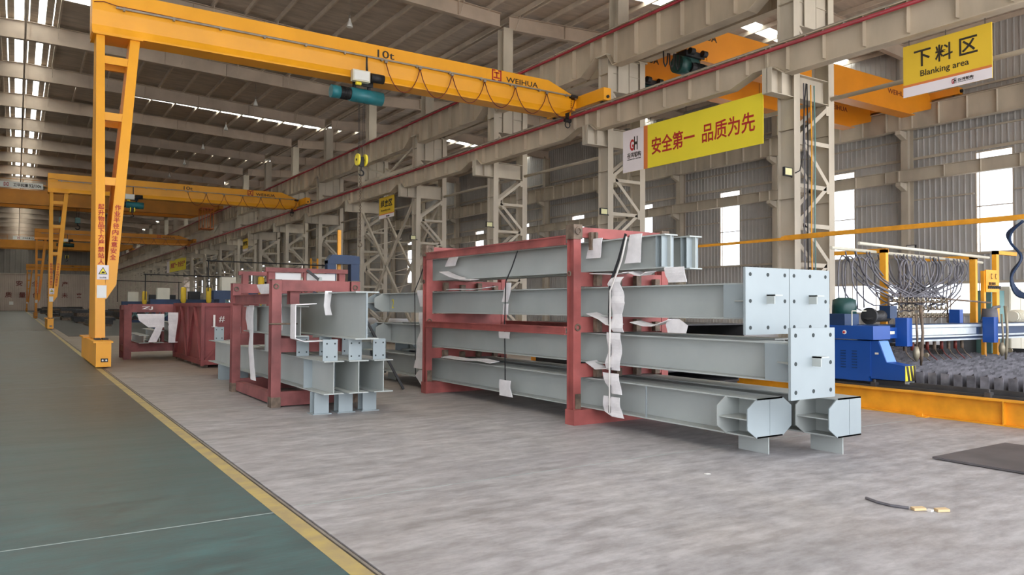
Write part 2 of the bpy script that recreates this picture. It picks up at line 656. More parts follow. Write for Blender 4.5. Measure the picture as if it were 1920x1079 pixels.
def side_wall(name, x, s):
    w = MB()
    ys = [C0 + BAY * i for i in range(-3, NCOL)]
    for y in ys:
        a = y + .3
        b_ = a + BAY
        if b_ > YF:
            b_ = YF
        if s < 0 and y > 45:  # unseen left side, kept windowless farther in to dim the depth of the hall
            corr(w, x, s, a, b_, 0, ZT)
            continue
        m0, m1 = a + BAY / 2 - .9, a + BAY / 2 + .9
        lo0, lo1 = a + .7, b_ - .6
        corr(w, x, s, a, m0, 2.95, ZT)
        corr(w, x, s, m1, b_, 2.95, ZT)
        corr(w, x, s, m0, m1, 2.95, 4.5)
        corr(w, x, s, m0, m1, 9.75, ZT)
        corr(w, x, s, a, b_, 0, 1.3)
        corr(w, x, s, a, lo0, 1.3, 2.95)
        corr(w, x, s, lo1, b_, 1.3, 2.95)
    o = w.build(name, M['wall'], kind='structure')
    # girts
    for z, h in ((1.28, .12), (2.98, .12), (4.48, .12), (6.2, .07), (7.6, .07), (9.9, .14), (11.0, .08), (13.2, .1)):
        if z in (6.2, 7.6):
            for y in ys:
                a = y + .3
                MB().box(x - s * .12, x - s * .04, a, a + BAY / 2 - .95, z - h / 2, z + h / 2).build('girt', M['paint'], o)
                MB().box(x - s * .12, x - s * .04, a + BAY / 2 + .95, a + BAY, z - h / 2, z + h / 2).build('girt', M['paint'], o)
        else:
            MB().box(x - s * .14, x - s * .04, YB, YF, z - h / 2, z + h / 2).build('girt', M['paint'], o)
    # wall columns with brackets
    cm = MB()
    cm.box(x - s * .72, x - s * .70, -.2, .2, 0, 15.6)
    cm.box(x - s * .16, x - s * .14, -.2, .2, 0, 15.6)
    cm.box(x - s * .70, x - s * .16, -.012, .012, 0, 15.6)
    for z in (8.05, 10.9):
        cm.prism([(x - s * .72, z), (x - s * 1.35, z + .25), (x - s * 1.35, z + .45), (x - s * .72, z + .45)], 'y', -.14, .14)
    c0 = cm.build('wall_column', M['paint'], o)
    c0.location.y = ys[0] + .3
    for y in ys[1:]:
        c = c0.copy()
        col.objects.link(c)
        c.parent = o
        c.location.y = y + .3
    return o


wr = side_wall('wall_right', XR, 1)
wl = side_wall('wall_left', XL, -1)


def window(n, x, s, y0, y1, z0, z1, mull_y, mull_z, src=None, dy=0):
    if src:
        r = src.copy()
        r.name = 'window_%d' % n
        col.objects.link(r)
        for c in src.children:
            k_ = c.copy()
            col.objects.link(k_)
            k_.parent = r
        r.location.y += dy
        return r
    r = struct('window_%d' % n)
    f = MB()
    t = .05
    f.box(x - .06, x + .04, y0, y0 + t, z0, z1)
    f.box(x - .06, x + .04, y1 - t, y1, z0, z1)
    f.box(x - .06, x + .04, y0, y1, z0, z0 + t)
    f.box(x - .06, x + .04, y0, y1, z1 - t, z1)
    f.build('frame', M['purlin'], r)
    for yy in mull_y:
        MB().box(x - .03, x + .02, yy - .025, yy + .025, z0, z1).build('mullion', M['purlin'], r)
    for zz in mull_z:
        MB().box(x - .03, x + .02, y0, y1, zz - .03, zz + .03).build('mullion', M['purlin'], r)
    MB().box(x - .004, x + .004, y0, y1, z0, z1).build('pane', M['glass'], r)
    return r


n = 1
a = C0 + .3
wt = window(n, XR + .02, 1, a + BAY / 2 - .9, a + BAY / 2 + .9, 4.5, 9.75, (a + BAY / 2 + .72,), (6.9, 8.9))
ylo, yhi = a + .7, a + BAY - .6
wb = window(2, XR + .02, 1, ylo, yhi, 1.3, 2.95, [ylo + (yhi - ylo) * i / 5 for i in range(1, 5)], ())
n = 3
for k_ in range(-3, NCOL - 1):
    if k_ == 0:
        continue
    window(n, 0, 0, 0, 0, 0, 0, (), (), wt, BAY * k_)
    window(n + 1, 0, 0, 0, 0, 0, 0, (), (), wb, BAY * k_)
    n += 2
for k_ in range(-3, 4):
    for src in (wt, wb):
        w_ = window(n, 0, 0, 0, 0, 0, 0, (), (), src, BAY * k_)
        w_.location.x = XL - XR - .04
        n += 1

# far wall with its slogan, front wall above the open gable
wf = MB()


def corr_y(mb, y, x0, x1, z0, z1, pitch=.4, d=.04):
    n_ = round((x1 - x0) / pitch)
    p_ = (x1 - x0) / n_
    prof = []
    for i in range(n_):
        q = x0 + i * p_
        prof += [(q, 0), (q + p_ * .6, 0), (q + p_ * .7, d), (q + p_ * .9, d)]
    prof.append((x1, 0))
    b = len(mb.v)
    for xx, dd in prof:
        mb.v += [(xx, y - dd, z0), (xx, y - dd, z1)]
    for i in range(len(prof) - 1):
        mb.f.append((b + 2 * i, b + 2 * i + 2, b + 2 * i + 3, b + 2 * i + 1))


corr_y(wf, YF, XL, XR, 0, 9.3)
wfo = wf.build('wall_far', M['wall_far'], kind='structure')
wf2 = MB()
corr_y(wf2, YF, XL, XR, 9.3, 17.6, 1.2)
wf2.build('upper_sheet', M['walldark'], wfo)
MB().box(XL, XR, YF - .3, YF - .05, 9.2, 9.4).build('girt', M['paint'], wfo)
MB().box(XL, XR, YB - .1, YB, 11.5, 17.8).build('wall_back', M['wall'], kind='structure')


def farx(u):
    return (u - 31) * .838 * 188.5 / F


for ch, u, z in (('安', 35, 6.2), ('全', 65, 6.2), ('生', 95, 6.2), ('产', 124, 6.2), ('质', 15, 3.3), ('量', 41, 3.3), ('创', 67, 3.3), ('造', 95, 3.3), ('未', 124, 3.3), ('来', 153, 3.3)):
    text(ch, 'lettering', M['txtdred'], wfo, (farx(u) - .65, YF - .1, z), (1, 0, 0), 1.4, 1.3, bold=.012)
MB().box(farx(17), farx(25), YF - .12, YF - .06, 1.5, 2.3).build('notice_board', M['white'], wfo)

# ------------------------------------------------------------------ crane runway columns
ORDN = ['first', 'second', 'third', 'fourth', 'fifth', 'sixth', 'seventh', 'eighth']
NODES = [(1, 7.85), (0, 6.8), (1, 5.4), (0, 4.25), (1, 3.0), (0, 1.8), (1, .5)]


def make_column(y, label, group, joined):
    t = thing('lattice_column', label, 'column', (20.5, y, 0), group)
    for x0, x1 in ((19.5, 19.78), (21.2, 21.48)):
        c = MB()
        xm = (x0 + x1) / 2
        c.box(x0, x1, y, y + .02, .03, 11.6)
        c.box(x0, x1, y + .58, y + .6, .03, 11.6)
        c.box(xm - .01, xm + .01, y + .02, y + .58, .03, 11.6)
        for z in (2.5, 4.9, 7.0, 9.4, 10.9):
            c.box(x0 + .01, x1 - .01, y + .02, y + .58, z, z + .015)
        c.build('chord', M['paint'], t)
    b = MB()
    b.box(19.35, 21.63, y - .1, y + .7, 0, .03)
    b.build('base_plate', M['paint'], t)
    # corbel for the lower girder
    b = MB()
    b.box(18.5, 21.2, y + .03, y + .37, 8.68, 8.70)
    b.box(18.5, 21.2, y + .03, y + .37, 7.95, 7.97)
    b.box(18.5, 21.2, y + .19, y + .21, 7.97, 8.68)
    b.box(18.5, 18.52, y + .03, y + .37, 7.97, 8.68)
    b.box(18.98, 19.0, y + .04, y + .36, 7.97, 8.68)
    b.box(19.5, 19.78, y + .37, y + .59, 8.66, 8.70)
    b.build('corbel', M['paint'], t)
    # plated head under the upper girders
    b = MB()
    b.box(19.78, 21.2, y + .05, y + .55, 11.55, 11.57)
    b.box(19.78, 21.2, y + .05, y + .55, 10.2, 10.22)
    b.box(19.78, 21.2, y + .10, y + .12, 10.22, 11.55)
    for x in (20.15, 20.65):
        b.box(x, x + .015, y + .04, y + .56, 10.22, 11.55)
    b.box(19.78, 21.2, y + .06, y + .16, 10.95, 10.965)
    b.box(19.4, 19.9, y - .02, y + .62, 11.6, 11.64)
    b.box(21.1, 21.6, y - .02, y + .62, 11.6, 11.64)
    b.build('column_head', M['paint'], t)
    b = MB()
    b.box(20.05, 20.6, y + .02, y + .04, 10.2, 15.5)
    b.box(20.05, 20.6, y + .56, y + .58, 10.2, 15.5)
    b.box(20.32, 20.34, y + .04, y + .56, 10.2, 15.5)
    b.build('roof_shaft', M['paint'], t)
    jb = MB()

    def add(p_, q_, w=.1, h=.012):
        if joined:
            jb.bar(p_, q_, h, w, (0, 0, 1))
        else:
            MB().bar(p_, q_, h, w, (0, 0, 1)).build('brace', M['paint'], t)
    X = (19.78, 21.2)
    for yy in (y + .01, y + .59):
        for (sa, za), (sb, zb) in zip(NODES, NODES[1:]):
            add((X[sa], yy, za), (X[sb], yy, zb), .13)
            g_ = MB()
            gx = X[sa]
            d_ = .12 if sa == 0 else -.12
            jb.box(min(gx, gx + d_), max(gx, gx + d_), yy - .008, yy + .008, za - .25, za + .05)
        for z in (6.65, 5.3, 4.1, 2.9, 1.65):
            add((X[0], yy, z), (X[1], yy, z), .13)
        add((X[0], yy, 10.1), (20.35, yy, 9.3), .1)
        add((20.35, yy, 9.3), (X[1], yy, 9.3), .1)
        add((X[0], yy, 9.3), (20.35, yy, 9.3), .1)
    jb.build('braces' if joined else 'gusset', M['paint'], t, kind='stuff' if joined else None)
    return t


colx = ['rightmost lattice steel column of the row, carrying the hoses and a floodlight',
        'lattice steel column second from the right, behind the white end of the slogan banner',
        'lattice steel column third from the right, in front of dark wall left of banner',
        'lattice steel column fourth from the right, right side of the cross braced bay',
        'lattice steel column fifth from the right, left side of the cross braced bay',
        'lattice steel column sixth from the right, above the blue arch frame',
        'lattice steel column seventh from the right, just left of the blue arch frame',
        'lattice steel column eighth from the right, above the small red rack']
for k_ in range(9):
    make_column(CY[k_], colx[k_] if k_ < 8 else 'lattice steel column in the distant left part of the row', None if k_ < 8 else 'distant lattice columns', False if k_ < 8 else True)
far0 = [o for o in col.objects if o.name.startswith('lattice_column')][-1]
for k_ in range(9, NCOL):
    dup(far0, (0, BAY * (k_ - 8), 0))


# ------------------------------------------------------------------ runway girders
def girder_profile(y0, y1, zt, zdeep, zsh, l1, l2):
    """elevation outline: shallow over the columns, deep in the span"""
    return [(y0, zt), (y1, zt), (y1, zsh), (y1 - .25, zsh), (y1 - l2, zdeep), (y0 + l1, zdeep), (y0 + .45, zsh), (y0, zsh)]


def make_girder(y0, x, zt, zdeep, zsh, fwid, label, group, joined, m, pitch=1.19, rail=True, name='runway_girder'):
    y1 = y0 + BAY
    t = thing(name, label, 'crane girder', (x, y0, zsh), group)
    w = MB()
    l1, l2 = 1.35, .65
    w.prism(girder_profile(y0 + .01, y1 - .01, zt, zdeep, zsh, l1, l2), 'x', x - .012, x + .012)
    w.build('web', m, t)
    f = MB()
    f.box(x - fwid / 2, x + fwid / 2, y0 + .01, y1 - .01, zt - .025, zt)
    f.build('top_flange', m, t)
    f = MB()
    P = [(y0 + .01, zsh), (y0 + .45, zsh), (y0 + l1, zdeep), (y1 - l2, zdeep), (y1 - .25, zsh), (y1 - .01, zsh)]
    for (a_, b_), (c_, d_) in zip(P, P[1:]):
        f.bar((x, a_, b_), (x, c_, d_), fwid, .025)
    f.build('bottom_flange', m, t)
    if rail:
        MB().box(x - .035, x + .035, y0, y1, zt, zt + .1).build('crane_rail', M['steelrail'], t)
    jb = MB()
    nn = int(BAY / pitch)
    for i in range(nn):
        yy = y0 + .75 + i * pitch
        if yy > y1 - .2:
            break
        zb = zdeep if y0 + l1 < yy < y1 - l2 else (zdeep + .05 if yy > y0 + l1 * .9 else zsh - (zsh - zdeep) * max(0, (yy - y0 - .45)) / (l1 - .45))
        tgt = jb if joined else MB()
        tgt.box(x - fwid * .45, x + fwid * .45, yy - .008, yy + .008, zb + (.1 if not joined else 0), zt - .03)
        if not joined:
            tgt.build('stiffener', m, t)
    tgt = jb if joined else MB()
    for yy in (y0 + .02, y1 - .02):
        tgt.box(x - fwid * .45, x + fwid * .45, yy - .01, yy + .01, zsh, zt - .03)
    if not joined:
        tgt.build('end_plate', m, t, kind='stuff')
    else:
        jb.build('stiffeners', m, t, kind='stuff')
    return t


def spot(k_):
    return {-1: 'over the blanking sign at the right edge', 0: 'directly above the slogan banner',
            1: 'between the second and third columns from the right', 2: 'between the third and fourth columns from the right',
            3: 'above the cross braced bay'}.get(k_)


for lev, x, zt, zd, zs, fwd_, nm in ((0, 18.75, 9.35, 8.42, 8.72, .36, 'lower'), (1, 19.64, 12.55, 11.1, 11.66, .46, 'upper')):
    last = None
    for k_ in range(-2, NCOL - 1):
        y = C0 + BAY * k_ + .3
        if -2 < k_ < 4:
            make_girder(y, x, zt, zd, zs, fwd_, 'beige runway girder, %s run, %s' % (nm, spot(k_)), None, False, M['girder'])
        elif last is None or k_ == 4:
            last = make_girder(y, x, zt, zd, zs, fwd_, 'beige runway girder span, %s run, %s' % (nm, 'beyond the cross braced bay' if k_ == 4 else 'out past the blanking sign'),
                               ('far spans of the %s runway' % nm) if k_ == 4 else None, True, M['girder'])
            base_k = k_
        else:
            dup(last, (0, BAY * (k_ - base_k), 0))
# second upper girder on the far chords, serving the right hand bay
last = make_girder(C0 - 2 * BAY + .3, 21.34, 12.55, 11.62, 11.68, .4, 'beige runway girder behind the upper run, carrying the orange bridge cranes', 'rear runway spans', True, M['girder'])
for k_ in range(-1, NCOL - 1):
    dup(last, (0, BAY * (k_ + 2), 0))
# wall side runway
last = make_girder(C0 - 2 * BAY + .3, 40.75, 12.55, 11.35, 11.4, .4, 'grey runway girder along the right wall, upper level', 'upper wall runway spans', True, M['paint'], 1.43)
for k_ in range(-1, NCOL - 1):
    dup(last, (0, BAY * (k_ + 2), 0))
last = make_girder(C0 - 2 * BAY + .3, 40.6, 9.15, 8.5, 8.52, .3, 'grey runway girder along the right wall, lower level', 'lower wall runway spans', True, M['paint'], 1.8, False)
for k_ in range(-1, NCOL - 1):
    dup(last, (0, BAY * (k_ + 2), 0))
# conductor rails
for x, z, lab in ((18.50, 9.19, 'red conductor pipe fixed along the lower runway girder'), (19.34, 12.38, 'red conductor pipe fixed along the upper runway girder')):
    t = thing('conductor_pipe', lab, 'pipe', (x, 0, z))
    MB().cyl((x, YB, z), (x, YF - 2, z), .055, 10).build('pipe', M['conductor'], t, smooth=True)
    c = MB()
    y = 5.0
    while y < 90:
        c.box(x - .02, x + .12, y - .02, y + .02, z + .03, z + .11)
        y += 1.19
    c.build('clips', M['steelrail'], t, kind='stuff')
# longitudinal tie pipes between the columns
for k_ in range(0, NCOL - 1):
    m_ = MB().cyl((21.34, CY[k_] + .6, 8.15), (21.34, CY[k_] + BAY, 8.15), .07, 8)
    if k_ == 0:
        m_.cyl((21.34, 0, 8.15), (21.34, CY[0], 8.15), .07, 8)
    tag(m_.build('tie_pipe', M['paint'], smooth=True), 'beige tie pipe running between column chords under the girders', 'pipe', 'tie pipes between the columns')
# cross bracing in the bay between the fourth and fifth columns, and one bay far off
for k_, lab in ((3, 'large steel cross bracing left of the big rack, between two lattice columns'), (9, 'distant steel cross bracing low between far lattice columns')):
    y0, y1 = CY[k_] + .6, CY[k_ + 1]
    t = thing('cross_bracing', lab, 'bracing', (20.4, (y0 + y1) / 2, 0))
    for x in (19.64, 21.34):
        for (za, zb) in ((.3, 7.9), (7.9, .3)):
            MB().bar((x, y0, za), (x, y1, zb), .12, .16).build('diagonal', M['paint'], t)
        zm = 10.2
        MB().bar((x, y0, 9.9), (x, y1, 9.9), .12, .2).build('strut', M['paint'], t)
        MB().bar((x, y0, 11.1), (x, (y0 + y1) / 2, 9.9), .1, .12).build('diagonal', M['paint'], t)
        MB().bar((x, (y0 + y1) / 2, 9.9), (x, y1, 11.1), .1, .12).build('diagonal', M['paint'], t)
        MB().bar((x, y0, 9.0), (x, (y0 + y1) / 2, 9.9), .1, .12).build('diagonal', M['paint'], t)
        MB().bar((x, (y0 + y1) / 2, 9.9), (x, y1, 9.0), .1, .12).build('diagonal', M['paint'], t)
        MB().box(x - .02, x + .02, (y0 + y1) / 2 - .35, (y0 + y1) / 2 + .35, 9.65, 10.15).build('gusset', M['paint'], t)
    for i in range(8):
        z = .8 + i * .95
        yy = y0 + BAY * .5
        MB().bar((19.64, y0 + (z - .3) / 7.6 * 7.9, z), (21.34, y0 + (z - .3) / 7.6 * 7.9, z + .5), .05, .05).build('lacing_bar', M['paint'], t)
        MB().bar((19.64, y1 - (z - .3) / 7.6 * 7.9, z), (21.34, y1 - (z - .3) / 7.6 * 7.9, z), .05, .05).build('lacing_bar', M['paint'], t)

# ------------------------------------------------------------------ semi gantry cranes
def logo(parent, x, y, z, s, m=None):
    """red open square with an inner mark, facing -Y"""
    b = MB()
    b.box(x, x + .13 * s, y - .006, y, z, z + s)
    b.box(x + .87 * s, x + s, y - .006, y, z, z + s)
    b.box(x, x + .36 * s, y - .006, y, z + .88 * s, z + s)
    b.box(x + .64 * s, x + s, y - .006, y, z + .88 * s, z + s)
    b.box(x, x + .36 * s, y - .006, y, z, z + .12 * s)
    b.box(x + .64 * s, x + s, y - .006, y, z, z + .12 * s)
    b.box(x + .24 * s, x + .76 * s, y - .006, y, z + .68 * s, z + .8 * s)
    b.box(x + .44 * s, x + .56 * s, y - .006, y, z + .3 * s, z + .8 * s)
    b.box(x + .18 * s, x + .82 * s, y - .006, y, z + .22 * s, z + .34 * s)
    b.build('emblem', M['txtred'], parent)


def semi_gantry(y, label, my, detail):
    yf = y - .4
    t = thing('semi_gantry_crane', label, 'gantry crane', (1.85, y, 0))
    # girder
    g_ = MB()
    xa, xb, xc, xd = 1.62, 17.2, 17.75, 18.55
    top = [(xa, 10.42), (xb, 10.42), (xd, 9.95)]
    for (x0, z0), (x1, z1) in zip(top, top[1:]):
        g_.hexa([(x0, yf, 9.82), (x1, yf, 9.82), (x1, y + .4, 9.82), (x0, y + .4, 9.82)], [(x0, yf, z0), (x1, yf, z1), (x1, y + .4, z1), (x0, y + .4, z0)])
    g_.hexa([(xa, yf + .05, 9.42), (xd, yf + .05, 9.42), (xd, y + .35, 9.42), (xa, y + .35, 9.42)], [(xa, yf, 9.82), (xd, yf, 9.82), (xd, y + .4, 9.82), (xa, y + .4, 9.82)])
    g_.build('girder', my, t)
    b = MB()
    b.box(xa, xc, yf - .02, y + .3, 9.17, 9.22)
    b.box(xa, xd, y - .08, y + .08, 9.2, 9.42)
    b.hexa([(xa, yf - .02, 9.22), (xc, yf - .02, 9.22), (xc, y + .3, 9.22), (xa, y + .3, 9.22)], [(xa, yf + .045, 9.42), (xd - .3, yf + .045, 9.42), (xd - .3, y + .28, 9.42), (xa, y + .28, 9.42)])
    b.build('track_beam', my, t)
    b = MB()
    for x in (3.0, 8.7, 14.4):
        b.box(x, x + .012, yf - .004, yf, 9.82, 10.42)
    b.build('weld_seam', my, t)
    # leg: two tapering posts with rungs
    b = MB()
    b.hexa([(1.77, y - 1.2, .68), (2.01, y - 1.2, .68), (2.01, y + .9, .68), (1.77, y + .9, .68)],
           [(1.73, y - .4, 9.13), (1.94, y - .4, 9.13), (1.94, y + .3, 9.13), (1.73, y + .3, 9.13)])
    b.build('leg', my, t)
    b = MB()
    b.hexa([(2.0, y - 1.05, 2.15), (2.27, y - 1.05, 2.15), (2.27, y + .75, 2.15), (2.0, y + .75, 2.15)],
           [(2.58, y - .4, 9.13), (2.83, y - .4, 9.13), (2.83, y + .3, 9.13), (2.58, y + .3, 9.13)])
    b.hexa([(1.99, y - 1.1, 1.75), (2.03, y - 1.1, 1.75), (2.03, y + .8, 1.75), (1.99, y + .8, 1.75)],
           [(2.0, y - 1.05, 2.15), (2.27, y - 1.05, 2.15), (2.27, y + .75, 2.15), (2.0, y + .75, 2.15)])
    b.build('leg', my, t)
    for z in (8.45, 6.83, 5.0):
        f_ = (9.13 - z) / 8.45
        xr = 2.6 - (9.13 - z) * .083
        for yy, tk in ((y - .4 - .8 * f_ + .03, .1), (y + .3 + .6 * f_ - .12, .1)):
            MB().box(1.9, xr, yy, yy + tk, z - .11, z + .11).build('rung', my, t)
    MB().box(1.64, 2.9, y - .5, y + .45, 9.12, 9.17).build('leg_plate', my, t)
    # end truck on the floor rail
    b = MB()
    b.box(1.68, 2.02, y - 2.7, y + 2.3, .04, .64)
    b.build('end_truck', my, t)
    b = MB()
    b.box(1.62, 2.06, y - 2.72, y - .9, .64, .68)
    b.box(1.62, 2.06, y + .7, y + 2.32, .64, .68)
    b.build('truck_plate', my, t)
    b = MB()
    for yy in (y - 2.2, y + 1.8):
        b.cyl((1.76, yy, .17), (1.92, yy, .17), .165, 16)
    b.box(1.79, 1.95, y - 2.715, y - 2.69, .16, .25)
    b.box(1.72, 1.86, y - 1.9, y - 1.4, .68, .72)
    b.box(1.90, 2.03, y - 1.9, y - 1.4, .68, .72)
    b.build('wheel', M['black'], t)
    b = MB()
    b.cyl((1.83, y - 2.73, .205), (1.83, y - 2.70, .205), .022, 10)
    b.cyl((1.91, y - 2.73, .205), (1.91, y - 2.70, .205), .022, 10)
    b.build('reflector', M['white'], t)
    # upper end carriage on the runway rail
    b = MB()
    b.box(18.57, 18.93, y - 2.1, y + 1.6, 9.49, 9.96)
    b.box(18.3, 18.6, y - .4, y + .4, 9.5, 9.9)
    b.build('end_carriage', my, t)
    b = MB()
    for yy in (y - 1.8, y + 1.3):
        b.cyl((18.68, yy, 9.55), (18.82, yy, 9.55), .1, 14)
    b.cyl((18.75, y - 2.16, 9.62), (18.75, y - 2.1, 9.62), .06, 10)
    b.box(18.2, 18.5, yf - .2, yf - .02, 9.86, 9.96)
    b.build('carriage_wheel', M['black'], t)
    b = MB()
    for i in range(5):
        b.cyl((18.31, yf - .03, 9.52 + i * .08), (18.31, yf, 9.52 + i * .08), .018, 6)
    b.build('bolt', M['txtdred'], t)
    # cable track and festoon
    b = MB()
    zc = 9.93
    b.box(2.2, 18.3, yf - .13, yf - .08, zc - .02, zc + .03)
    x = 2.4
    while x < 18.2:
        b.box(x - .02, x + .02, yf - .1, yf, zc - .015, zc + .015)
        b.box(x - .03, x + .03, yf - .14, yf - .06, zc - .06, zc + .04)
        x += 1.3
    b.build('cable_track', M['steelrail'], t)
    b = MB()
    b.tube([(1.66, yf - .02, 10.02), (1.9, yf - .08, 10.05), (2.2, yf - .1, 9.99), (5, yf - .1, 9.965), (10.3, yf - .1, 9.965)], .012, 6)
    xs = [10.35, 11.63, 12.9, 14.25, 15.6, 17.05, 18.45]
    pts = []
    low = [8.93, 8.93, 8.96, 8.99, 8.97, 9.02]
    for i in range(len(xs) - 1):
        for q in range(13):
            s_ = q / 12
            c_ = 4 * s_ * (1 - s_)
            c_ = c_ ** .8
            pts.append((xs[i] + (xs[i + 1] - xs[i]) * s_, yf - .1 - .02 * math.sin(s_ * PI), 9.86 - (9.86 - low[i]) * c_))
    b.tube(pts, .016, 6)
    b.build('festoon_cable', M['txtdred'], t, smooth=True)
    b = MB()
    for x in xs:
        b.box(x - .05, x + .05, yf - .14, yf - .06, 9.83, 9.9)
    b.build('cable_hanger', M['steelrail'], t)
    b = MB()
    b.box(17.95, 18.0, yf - .3, yf - .1, 8.85, 9.2)
    b.cyl((17.8, yf - .25, 8.88), (18.1, yf - .25, 8.88), .07, 10)
    b.ring((17.95, yf - .25, 8.72), 'y', .12, .02, 12, 5)
    b.build('limit_switch', M['black'], t)
    text('10t', 'lettering', M['txtblack'], t, (10.08, yf - .002, 10.02), (1, 0, 0), .62, .26, bold=.008)
    logo(t, 14.62, yf - .001, 9.99, .42)
    text('WEIHUA', 'lettering', M['txtblack'], t, (15.25, yf - .002, 10.02), (1, 0, 0), 1.45, .2, bold=.012)
    # warning text down both posts, hazard sign and paper
    def postx(z, side):
        f_ = (z - .68) / 8.45
        return (1.80 - .04 * f_ + .03) if side == 0 else 2.05 + (z - 2.15) * .083
    for side, s_, z0, dz in ((0, '起升物品下方严禁站人', 4.20, .168), (1, '作业半径内注意安全', 4.2, .172)):
        for i, ch in enumerate(s_):
            z = z0 - i * dz
            f_ = (z - .68) / 8.45
            yy = y - 1.2 + .8 * f_ - .012
            if side == 1:
                yy = y - 1.05 + .65 * (z - 2.15) / 6.98 - .012
            text(ch, 'lettering', M['txtred'], t, (postx(z, side), yy, z), (1, 0, 0), .15, .15, bold=.012)
    if detail:
        yy = y - 1.05
        b = MB()
        b.box(1.80, 2.08, yy - .012, yy, 2.28, 2.67)
        b.build('sign_plate', M['signwhite'], t)
        b = MB()
        b.prism([(1.83, 2.42), (2.05, 2.42), (1.94, 2.62)], 'y', yy - .018, yy - .012)
        b.build('warning_triangle', M['txtblack'], t)
        b = MB()
        b.prism([(1.86, 2.437), (2.02, 2.437), (1.94, 2.59)], 'y', yy - .022, yy - .018)
        b.build('warning_triangle', M['hazyellow'], t)
        b = MB()
        b.prism([(1.90, 2.45), (1.97, 2.45), (1.99, 2.475), (1.95, 2.5), (1.915, 2.49)], 'y', yy - .026, yy - .022)
        b.build('warning_symbol', M['txtblack'], t)
        text('当心落物', 'lettering', M['txtblack'], t, (1.86, yy - .012, 2.31), (1, 0, 0), .16, .045, bold=.01)
    yy = y - 1.1
    MB().box(1.80, 2.03, yy - .012, yy, 1.78, 2.12).build('paper_notice', M['white'], t)
    return t


def hoist(x, y, zt, label, mh, hookz):
    """electric wire rope hoist hung under a girder; zt = underside of the track beam"""
    t = thing('wire_rope_hoist', label, 'hoist', (x, y, hookz))
    z = zt - .5
    yy = y - .1
    MB().cyl((x - .42, yy, z), (x + .72, yy, z - .02), .235, 24).build('drum', mh, t, smooth=True)
    MB().cyl((x - 1.08, yy, z), (x - .78, yy, z), .21, 20).build('motor', mh, t, smooth=True)
    b = MB()
    b.cyl((x - .78, yy, z), (x - .42, yy, z), .19, 18)
    for i in range(7):
        b.cyl((x - .76 + i * .04, yy, z), (x - .745 + i * .04, yy, z), .215, 18)
    b.build('motor_cowl', M['black'], t)
    b = MB()
    b.box(x - .3, x - .22, yy - .04, yy + .1, z + .1, zt + .12)
    b.box(x + .22, x + .3, yy - .04, yy + .1, z + .1, zt + .12)
    b.box(x - .35, x + .35, yy - .12, yy - .06, zt - .2, zt + .1)
    b.build('trolley_frame', M['black'], t)
    b = MB()
    for xx in (x - .22, x + .22):
        b.cyl((xx, y - .33, zt + .1), (xx, y - .28, zt + .1), .1, 14)
    b.cyl((x + .14, y - .5, zt + .04), (x + .6, y - .5, zt + .04), .15, 16)
    b.build('trolley_wheel', M['black'], t, smooth=True)
    b = MB()
    b.box(x - .52, x + .08, y - .62, y - .42, zt - .17, zt + .2)
    b.build('control_box', M['cream'], t)
    b = MB()
    b.box(x - .48, x + .04, y - .64, y - .62, zt - .13, zt + .16)
    b.build('box_lid', M['white'], t)
    b = MB()
    b.cyl((x - .38, y - .52, zt - .23), (x - .2, y - .52, zt - .23), .055, 10)
    b.build('buzzer', M['hazyellow'], t)
    b = MB()
    b.bar((x + .0, y - .5, zt + .13), (x + .0, y - .5, zt + .72), .05, .04)
    b.bar((x + .0, y - .62, zt + .0), (x + .02, y - .5, zt + .5), .02, .03)
    b.build('cable_arm', M['black'], t)
    # ropes and hook block
    hb = hookz + .55
    for dx in (-.12, -.07, .05, .1):
        MB().cyl((x + dx, yy, z - .1), (x + dx * .9, yy, hb + .3), .008, 5).build('rope', M['black'], t)
    for dx in (-.13, .13):
        b = MB()
        b.cyl((x + dx - .03, yy, hb + .2), (x + dx + .03, yy, hb + .2), .2, 24)
        s_ = b.build('sheave', M['hazyellow'], t, smooth=False)
        MB().cyl((x + dx - .045, yy, hb + .2), (x + dx + .045, yy, hb + .2), .04, 12).build('sheave_pin', M['black'], s_)
    MB().box(x - .08, x + .08, yy - .05, yy + .05, hb - .02, hb + .3).build('hook_block', M['black'], t)
    hk = [(x, yy, hb)]
    for i in range(12):
        a_ = PI / 2 - i * 2 * PI * .72 / 11
        hk.append((x + .09 * math.cos(a_), yy, hb - .24 + .09 * math.sin(a_)))
    MB().tube(hk, [.02] + [.026] * 10 + [.02, .01], 8).build('hook', M['black'], t, smooth=True)
    return t


semi_gantry(24.3, 'large yellow semi gantry crane nearest the camera, its leg on the floor rail', M['yellow'], True)
semi_gantry(59.9, 'second yellow semi gantry crane, seen through the leg of the nearest one', M['yellow'], True)
semi_gantry(104.5, 'third yellow semi gantry crane, smaller and duller, beyond the second', M['yellow2'], False)
semi_gantry(197.0, 'farthest small yellow semi gantry crane near the far wall', M['yellow2'], False)
h1 = hoist(9.62, 24.2, 9.17, 'teal wire rope hoist with yellow sheaves hanging under the nearest gantry', M['teal'], 5.75)
